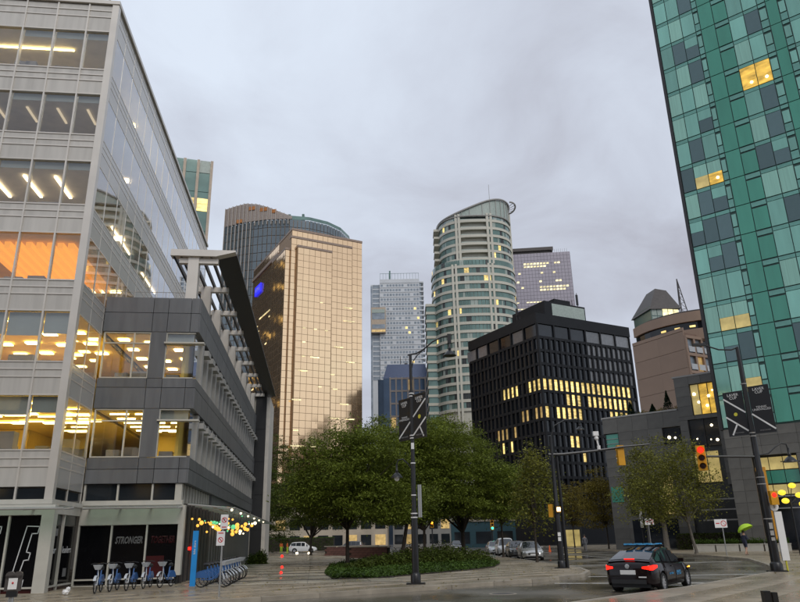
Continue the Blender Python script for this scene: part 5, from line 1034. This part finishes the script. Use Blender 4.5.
for i in range(8):
    o = dup(b0); o['label'] = '%s blue hire bicycle from the tall blue post in the annex side row' % ('first', 'second', 'third', 'fourth', 'fifth', 'sixth', 'seventh', 'eighth')[i]; o['group'] = 'hire bicycles along the annex'
    q = ground(212, 588, .13)+uB*(1.0*i)+uA*.0; o.location = (q.x, q.y, .13); o.rotation_euler.z = R(-14+random.uniform(-7, 7))
q = ground(65, 596, .13); lit_ = MB(); lit_.ball((0, 0, .11), .12, 8, sz=.8); lit_.ball((.07, .02, .2), .07, 7); lit_.v = [(v[0]+random.uniform(-.02, .02), v[1]+random.uniform(-.02, .02), max(.0, v[2]+random.uniform(-.02, .02))) for v in lit_.v]
o = lit_.build('paper_bag', 'signwhite', None, loc=(q.x, q.y, .14)); tag(o, 'crumpled white paper bag on the pavement by the shop corner', 'litter')

# ================================================================ CARS
pm('glasscar', (.02, .024, .028), .04, var=.1, coat=.5); pm('plastic', (.012, .012, .012), .5); pm('plate', (.70, .70, .68), .5); pm('headlamp', (.6, .62, .62), .1, var=.05, coat=1); pm('evoblue', (.05, .32, .62), .35, var=.08)
def paint(name, col, metal=.3): return pm(name, col, .22, metal, var=.05, scale=1.5, coat=.35)
pm('paint_dark', (.009, .005, .006), .10, 0, var=.05, scale=1.5, spec=.32); paint('paint_silver', (.48, .48, .47), .5); paint('paint_white', (.70, .70, .69), 0); paint('paint_grey', (.10, .105, .11), .4); paint('paint_pale', (.40, .42, .44), .4)
def lerp_tab(t, x):
    for (a, b), (c, d) in zip(t[:-1], t[1:]):
        if x <= c: u = (x-a)/(c-a); u = u*u*(3-2*u)*.35+u*.65; return b+(d-b)*u
    return t[-1][1]
def make_car(label, loc, rz, col, kind='hatch', group=None, lights=None, name='car'):
    """x forward, y left; origin on the ground at the centre"""
    t = thing(name, label, 'car', loc, rz, group)
    Lh, W = (2.26, .885) if kind != 'suv' else (2.3, .93); xf, xr, wr = 1.38, -1.34, .315 if kind != 'suv' else .36
    up = .12 if kind == 'suv' else 0
    belt = [(-Lh, .80+up), (-2.2, .93+up), (-2.0, 1.00+up), (-1.2, .97+up), (.6, .90+up), (1.2, .90+up), (1.9, .76+up), (2.15, .66+up), (Lh, .56+up)]
    wid = [(-Lh, .66), (-2.2, .745), (-2.12, .80), (-1.8, .87), (-1.2, 1.0*.885), (1.2, .885), (1.75, .86), (2.08, .76), (Lh, .56)]
    if kind == 'sedan': belt[0:3] = [(-Lh, .82), (-2.05, .96)]
    ra = wr+.055; xs = sorted(set([-Lh, -2.22, -2.12, -1.95, -.85, -.5, 0, .5, .9, 1.86, 2.0, 2.12, 2.2, Lh]+[xw+ra*math.cos(math.pi*i/10) for xw in (xf, xr) for i in range(11)]+[xw+s*(ra+.003) for xw in (xf, xr) for s in (-1, 1)]))
    m = MB(); rows = []
    for x in xs:
        zb = .20+up*.6+.14*max(0, (abs(x)-1.9)/.4); w_ = lerp_tab(wid, x)*W/.885; zs = lerp_tab(belt, x)
        for xw in (xf, xr):
            if abs(x-xw) <= ra+1e-6: zb = max(zb, wr+math.sqrt(max(0, ra*ra-(x-xw)**2)))
        zm = max(zb+.02, .52+up); h = [(w_*.955, zb), (w_*.99, zb+(zm-zb)*.5), (w_, zm), (w_*.985, zm+(zs-zm)*.55), (w_*.95, zs-.03), (w_*.88, zs+.005), (w_*.5, zs+.04), (0, zs+.05)]
        rows.append([(x, y, z) for y, z in h]+[(x, -y, z) for y, z in reversed(h[:-1])])
    n = len(rows[0]); m.v = [p for r_ in rows for p in r_]
    for i in range(len(rows)-1):
        for k in range(n-1): a = i*n+k; m.f.append((a, a+1, a+n+1, a+n)); m.m.append(0)
    m.f.append(tuple(range(n))); m.f.append(tuple(range((len(rows)-1)*n+n-1, (len(rows)-1)*n-1, -1))); m.m += [0, 0]
    body = m.build('body', col, t, smooth=True)
    MB().box(-2.05, 2.05, -.66, .66, .17+up*.5, .55).build('chassis', 'plastic', t)
    # cabin: side, screen and roof surface
    if kind == 'suv': roof = [(-2.18, 1.08), (-1.98, 1.60), (-1.5, 1.70), (-.2, 1.74), (.35, 1.68), (1.22, 1.04)]
    elif kind == 'sedan': roof = [(-1.75, .99), (-1.15, 1.33), (-.6, 1.43), (0, 1.45), (.4, 1.40), (1.25, .92)]
    else: roof = [(-2.12, 1.03), (-1.75, 1.17), (-1.2, 1.36), (-.5, 1.46), (.05, 1.48), (.4, 1.43), (1.30, .93)]
    x0, x1 = roof[0][0], roof[-1][0]; cs = [x0+(x1-x0)*i/26 for i in range(27)]
    def zr(x):
        for (a, b), (c, d) in zip(roof[:-1], roof[1:]):
            if x <= c+1e-9: return b+(d-b)*(x-a)/(c-a)
        return roof[-1][1]
    def sec(x, off=0.):
        zb = lerp_tab(belt, x)-.02; zt = max(zr(x), zb+.01); u = min(1, (zt-zb)/.5); wb = min(lerp_tab(wid, x)*W/.885*.93, .80*W/.885)+off; wt = wb-.20*u; return zb, zt, wb, wt
    m = MB(); rows = []
    for x in cs:
        zb, zt, wb, wt = sec(x); h = [(wb, zb), (wb-(wb-wt)*.45, zb+(zt-zb)*.5), (wt, zt-.06*min(1, (zt-zb)*3)), (wt*.85, zt-.012), (wt*.4, zt+.012), (0, zt+.018)]
        rows.append([(x, y, z) for y, z in h]+[(x, -y, z) for y, z in reversed(h[:-1])])
    n = len(rows[0]); m.v = [p for r_ in rows for p in r_]
    for i in range(len(rows)-1):
        for k in range(n-1): a = i*n+k; m.f.append((a, a+1, a+n+1, a+n)); m.m.append(0)
    m.build('cabin', col, t, smooth=True)
    zmax = max(z for _, z in roof)
    def glass_side(s, xa, xb, nm):
        m = MB(); k = 10; xx = [xa+(xb-xa)*i/k for i in range(k+1)]; lo_, hi_ = [], []
        for x in xx:
            zb, zt, wb, wt = sec(x, .010); z1_ = max(zb+.06, zt-.09); f = (z1_-zb)/max(.01, zt-zb); lo_.append((x, s*(wb-.005), zb+.045)); hi_.append((x, s*(wb-(wb-wt)*f*.96+.004), z1_))
        for i in range(k): m.poly([lo_[i], lo_[i+1], hi_[i+1], hi_[i]])
        m.build(nm, 'glasscar', t, fix=False, smooth=True)
    ends = {'suv': ((-1.95, -1.15), (-1.08, -.30), (-.22, .92)), 'sedan': ((-1.35, -.38), (-.30, .98)), 'hatch': ((-1.72, -1.12), (-1.05, -.18), (-.1, 1.05))}[kind]
    for s in (-1, 1):
        for a, b in ends: glass_side(s, a, b, 'side_window')
    def glass_top(xa, xb, nm):
        m = MB(); k = 6; xx = [xa+(xb-xa)*i/k for i in range(k+1)]
        for i in range(k):
            q = []
            for x, o_ in ((xx[i], 0), (xx[i+1], 1)):
                zb, zt, wb, wt = sec(x); ww = wt*.93; q.append([(x, -ww, zt-.012+.006), (x, -ww*.45, zt+.022), (x, 0, zt+.028), (x, ww*.45, zt+.022), (x, ww, zt-.006)])
            for j in range(4): m.poly([q[0][j], q[1][j], q[1][j+1], q[0][j+1]])
        m.build(nm, 'glasscar', t, fix=False, smooth=True)
    glass_top(.42, 1.24, 'windscreen')
    if kind == 'hatch': glass_top(-2.0, -1.22, 'rear_window')
    elif kind == 'sedan': glass_top(-1.7, -1.1, 'rear_window')
    else: glass_top(-2.16, -1.98, 'rear_window')
    for xw in (xf, xr):
        for s in (-1, 1):
            y = s*(W-.10); m = MB(); m.lathe([(wr*.66, -.10), (wr*.9, -.105), (wr, -.07), (wr, .07), (wr*.9, .105), (wr*.66, .10)], (xw, y, wr), 22, axis='y'); ty = m.build('tyre', 'rubber', t, smooth=True)
            m = MB(); m.lathe([(wr*.66, -.08), (wr*.62, s*.04), (.0001, s*.03)], (xw, y, wr), 20, axis='y')
            for i in range(8):
                a = 2*math.pi*i/8; c_, s_ = math.cos(a), math.sin(a); pz = lambda r_, d: (xw+r_*c_-d*s_, y+s*.085, wr+r_*s_+d*c_); m.poly([pz(.03, -.03), pz(wr*.66, -.022), pz(wr*.66, .022), pz(.03, .03)]); 
            m.lathe([(wr*.68, s*.09), (wr*.60, s*.092)], (xw, y, wr), 20, axis='y'); m.build('rim', 'rimgrey', ty)
            m = MB(); m.lathe([(wr+.02, -.12), (wr+.02, .02)], (xw, y-s*.02, wr), 18, axis='y').build('wheel_well', 'plastic', t)
    for s in (-1, 1):
        m = MB(); m.box(.72, .86, min(s*.80, s*1.0), max(s*.80, s*1.0), .93+up, 1.05+up).build('mirror', col, t)
        zl = .80+up; m = MB(); yy = .62*W/.885; rr_ = lights == 'rear'
        m.poly([(-2.10, s*.81, zl+.10), (-2.10, s*.815, zl-.06), (-2.235, s*.73, zl-.06), (-2.235, s*.725, zl+.08)]); m.poly([(-2.235, s*.725, zl+.08), (-2.235, s*.73, zl-.05), (-2.285, s*.50, zl-.01), (-2.285, s*.50, zl+.05)]); 
        m.poly([(-1.86, s*.885, zl+.10), (-1.86, s*.885, zl+.02), (-2.10, s*.815, zl-.06), (-2.10, s*.81, zl+.10)]); m.build('tail_lamp', 'tail_light' if rr_ else 'signred', t, fix=False)
        m = MB(); m.poly([(2.20, s*.40, .66+up), (2.265, s*.40, .56+up), (2.10, s*.765, .58+up), (2.00, s*.80, .70+up)]); m.poly([(2.10, s*.765, .58+up), (2.00, s*.80, .70+up), (1.72, s*.875, .78+up), (1.78, s*.875, .66+up)]); m.build('headlamp', 'headlamp', t, fix=False)
        MB().box(-.35, -.18, s*.875-.012, s*.875+.012, .80+up, .835+up).build('door_handle', col, t)
        m = MB()
        for xd in (-.98, .05, 1.02): m.box(xd-.006, xd+.006, s*.887-.004, s*.887+.004, .32+up, .86+up)
        m.build('door_gap', 'plastic', t)
    MB().box(-2.292, -2.24, -.26, .26, .60+up, .74+up).build('number_plate', 'plate', t); MB().box(2.22, 2.275, -.26, .26, .38+up, .50+up).build('number_plate', 'plate', t)
    MB().box(2.18, 2.262, -.42, .42, .42+up, .56+up).build('grille', 'plastic', t); MB().box(-2.275, -2.14, -.60, .60, .30+up*.5, .44+up*.5).build('bumper_insert', 'plastic', t)
    return t
# dark car-share hatchback on the road
c_rear = ground(622, 592); c_fr = ground(684, 584)
hc = make_car('dark hatchback with glowing tail lights and blue roof rack driving across the junction', (8.45, 25.9, 0), R(53), 'paint_dark', 'hatch', None, 'rear')
rk = MB().box(-.95, -.87, -.55, .55, 1.50, 1.54).box(.0, .08, -.55, .55, 1.51, 1.55).build('roof_rack', 'plastic', hc)
m = MB()
for y in (-.36, .0, .36): m.box(-1.05, .25, y-.05, y+.05, 1.545, 1.575); m.box(-1.05, -.9, y-.13, y+.13, 1.545, 1.60); m.box(.1, .22, y-.10, y+.10, 1.545, 1.59)
m.build('bike_tray', 'evoblue', rk); MB().box(-2.03, -1.96, -.17, .17, 1.085, 1.11).build('brake_lamp', 'tail_light', hc); MB().lathe([(.0001, -2.315), (.07, -2.31), (.08, -2.29)], (0, 0, .86), 12, axis='x').build('badge', 'steel', hc)
hc.scale = (.95, .95, .93)
text(hc, 'evo', (.35, -.893, .60), .34, 'evoblue', 0); text(hc, 'car share', (-.45, -.893, .58), .12, 'evoblue', 0); MB().box(-2.296, -2.28, -.62, -.36, .5, .54).build('badge', 'plate', hc); MB().box(1.74, 1.84, -.862, -.845, .70, .74).build('indicator', 'amber_light', hc)
# parked cars along the side street, facing us
make_car('silver sedan parked at the front of the kerbside row', (10.3, 61.5, 0), R(-92), 'paint_silver', 'sedan', 'cars parked along the kerb')
make_car('grey hatchback parked behind the silver sedan', (10.15, 67.6, 0), R(-92), 'paint_grey', 'hatch', 'cars parked along the kerb')
make_car('white sport utility car parked third in the kerbside row', (10.0, 74, 0), R(-92), 'paint_white', 'suv', 'cars parked along the kerb')
make_car('pale grey car parked at the rear of the kerbside row', (9.8, 81, 0), R(-92), 'paint_pale', 'sedan', 'cars parked along the kerb')
make_car('dark car coming down the far end of the side street', (8.5, 122, 0), R(-95), 'paint_grey', 'hatch')
q = ground(303, 553); make_car('white estate car passing behind the plaza trees', (q.x, q.y, 0), R(2), 'paint_white', 'suv'); q = ground(261, 553); make_car('silver car standing behind the hi-vis worker by the canopy', (q.x, q.y+4, 0), R(4), 'paint_silver', 'hatch')
c2 = make_car('dark car with lit headlamp behind the brick planter wall', (-9.5, 128, 0), R(180), 'paint_grey', 'suv'); MB().ball((2.2, .6, .8), .16, 8).build('headlamp_glow', 'bulb_white', c2); MB().ball((2.2, -.6, .8), .16, 8).build('headlamp_glow', 'bulb_white', c2)

# ================================================================ PEOPLE
pm('skin', (.45, .27, .19), .6); pm('navycloth', (.02, .025, .05), .8); pm('hivis', (.62, .85, .05), .6); pm('orangecloth', (.80, .18, .03), .6); pm('hair', (.02, .014, .01), .7); pm('umbrellagreen', (.45, .70, .03), .5, var=.08); pm('graycloth', (.12, .12, .13), .8)
def person(label, loc, rz, zones, pose='walk', hold=False, group=None):
    """zones: list of (max height, material) from the ground up"""
    V = [(0,0,.98), (0,0,1.15), (0,0,1.38), (0,0,1.50), (0,.02,1.62), (0,.02,1.74)]; E = [(0,1),(1,2),(2,3),(3,4),(4,5)]; Rd = [(.15,.12),(.13,.10),(.17,.11),(.055,.055),(.09,.10),(.07,.085)]
    st = .18 if pose == 'walk' else .04
    for s, f in ((-1, 1), (1, -1)):
        b = len(V); V += [(s*.10, 0, .92), (s*.11, f*st*.6+.05, .52), (s*.11, f*st*1.4 if f > 0 else f*st*1.6, .10), (s*.11, (f*st*1.4 if f > 0 else f*st*1.6)+.16, .05)]; E += [(0, b), (b, b+1), (b+1, b+2), (b+2, b+3)]; Rd += [(.095,.10),(.065,.07),(.042,.045),(.04,.035)]
        a = len(V); up = hold and s == 1
        V += [(s*.19, 0, 1.40), (s*.25, -.02 if not up else .02, 1.14), (s*.24 if not up else .16, .10 if not up else .24, .90 if not up else 1.20), (s*.24 if not up else .12, .15 if not up else .28, .80 if not up else 1.27)]; E += [(2, a), (a, a+1), (a+1, a+2), (a+2, a+3)]; Rd += [(.065,.065),(.05,.05),(.035,.035),(.035,.025)]
    me = bpy.data.meshes.new('b'); me.from_pydata(V, E, []); o = bpy.data.objects.new('b', me); COL.objects.link(o); o.modifiers.new('s', 'SKIN'); ss = o.modifiers.new('u', 'SUBSURF'); ss.levels = ss.render_levels = 1
    for i, r_ in enumerate(Rd): me.skin_vertices[0].data[i].radius = r_
    me.skin_vertices[0].data[0].use_root = True
    dg = bpy.context.evaluated_depsgraph_get(); m2 = bpy.data.meshes.new_from_object(o.evaluated_get(dg)); bpy.data.objects.remove(o); m2.name = 'body'; m2.materials.clear()
    for _, mt in zones: m2.materials.append(MAT[mt])
    for pl in m2.polygons:
        z = pl.center.z; arm = abs(pl.center.x) > .19 and z < 1.35 and z < (.95 if not hold else 1.02)
        for k, (h, _) in enumerate(zones):
            if z <= h: pl.material_index = k; break
        pl.use_smooth = True
    t = thing('person', label, 'person', loc, rz, group); b = bpy.data.objects.new('body', m2); COL.objects.link(b); b.parent = t
    m = MB(); m.lathe([(.0001, .13), (.07, .12), (.105, .06), (.11, 0), (.10, -.06)], (0, -.005, 1.70), 12).build('hair', zones[-1][1] if zones[-1][1] != 'skin' else 'hair', t, smooth=True)
    m = MB(); m.ball((0, .125, 1.655), .018, 6); m.ball((-.035, .112, 1.69), .012, 6); m.ball((.035, .112, 1.69), .012, 6); m.box(-.025, .025, .105, .118, 1.605, 1.615); m.build('face', 'skin', t)
    return t
q = ground(747, 555.5, .13); um = person('person in dark jacket walking under a lime green umbrella', (q.x, q.y, .13), R(-60), [(.08, 'navycloth'), (.58, 'skin'), (1.46, 'navycloth'), (2, 'skin')], 'walk', True)
ur = Matrix.Rotation(R(-60), 3, 'Z'); uo = thing('umbrella', 'open lime green umbrella held over the walking person', 'umbrella', Vector((q.x, q.y, .13))+ur @ Vector((.12, .28, 1.27)), R(-60))
m = MB(); prof = [(.0001, .0), (.2, -.03), (.4, -.12), (.55, -.27), (.62, -.40)]
n = 16; b_ = len(m.v)
for r_, h in prof:
    for k in range(n): a = 2*math.pi*k/n; rr_ = r_*(1 if k % 2 == 0 else .965); m.v.append((rr_*math.cos(a), rr_*math.sin(a), h+(.0 if k % 2 == 0 else .015*(r_/.6))))
for i in range(len(prof)-1):
    for k in range(n): j = (k+1) % n; m.f.append((i*n+k, i*n+j, (i+1)*n+j, (i+1)*n+k)); m.m.append(0)
cn = m.build('canopy', 'umbrellagreen', uo, smooth=True); tip = Vector((-.22, -.05, .98)); cn.location = tip; cn.rotation_euler = (R(5), R(-24), 0)
m = MB(); m.tube((0, 0, -.12), tip+Vector((0, 0, .04)), .010, n=6); m.path([(0, 0, -.12), (.02, 0, -.17), (.06, 0, -.16)], .013, 6).build('handle', 'blackmetal', uo)
for px, py, l, z in ((257, 553.5, 'hi-vis worker in orange top beside the canopy post', 0), (281, 553.5, 'hi-vis worker in red top at the back of the forecourt', 1), (287, 554, 'hi-vis worker standing close beside the red topped worker', 2)):
    q = ground(px, py, .13); person(l, (q.x, q.y, .13), R(180+40*z), [(.08, 'navycloth'), (.95, 'hivis'), (1.48, 'orangecloth'), (1.62, 'skin'), (2, 'orangecloth')], 'stand')
q = ground(575, 552, .13); person('dark clothed pedestrian near the yellow lit doorway', (q.x+1.2, q.y, .13), R(160), [(.08, 'navycloth'), (1.48, 'graycloth'), (1.62, 'skin'), (2, 'hair')], 'walk')

# ================================================================ LOW BUILDINGS AT STREET LEVEL
pm('lowbeige', (.45, .38, .29), .7, var=.15, scale=.3); pm('lowgrey', (.25, .245, .23), .7, var=.15, scale=.3); pm('lowbrown', (.16, .10, .075), .7, var=.15, scale=.3); pm('lowteal', (.02, .065, .08), .5, var=.1)
def low_block(label, x, y, wd, dp, h, rz, wall, n, lit=.3):
    t = thing('low_building', label, 'building', (x, y, 0), R(rz)); MB().box(0, wd, 0, dp, 0, h).build('wall', wall, t); MB().box(-.2, wd+.2, -.25, dp, h, h+.4).build('cornice', 'kerb', t)
    for j in range(max(1, int(h/3.6))):
        for i in range(n): pane(t, 'window_pane', wd*(i+.5)/n, -.03, 3.6*j+1.9, wd/n*.72, 2.3, 'lit_dim' if random.random() < lit else 'blackglass', 0, .08)
    return t
low_block('brown brick office block across the road behind the viewpoint', -8, -38, 60, 16, 25, 188, 'lowbrown', 14, .25); low_block('grey concrete block across the road facing the black shopfront', 78, -30, 74, 16, 22, 176, 'lowgrey', 16, .25)  # both blocks added out of view, to darken reflections in glass and paint
low_block('beige low building at the end of the plaza street', -34, 172, 30, 14, 9, 0, 'lowbeige', 9); low_block('grey low building behind the plaza trees', -3, 190, 24, 14, 11, 0, 'lowgrey', 8)
low_block('teal hoarding fronted low building beyond the parked cars', 9.5, 150, 13, 10, 5, -3, 'lowteal', 3, .1); low_block('dark glazed entrance building behind the clipped hedge', 31, 103, 24, 12, 5.5, -25, 'lowgrey', 8, .35)
dk = thing('lit_doorway', 'yellow lit doorway behind the rusty autumn tree', 'doorway', (26.5, 124, 0), R(-12)); MB().box(-.2, 3.2, 0, .5, 0, 3.6).build('frame', 'stonedark', dk); MB().box(.2, 2.8, -.06, 0, .2, 2.8).build('opening', 'goldim', dk)
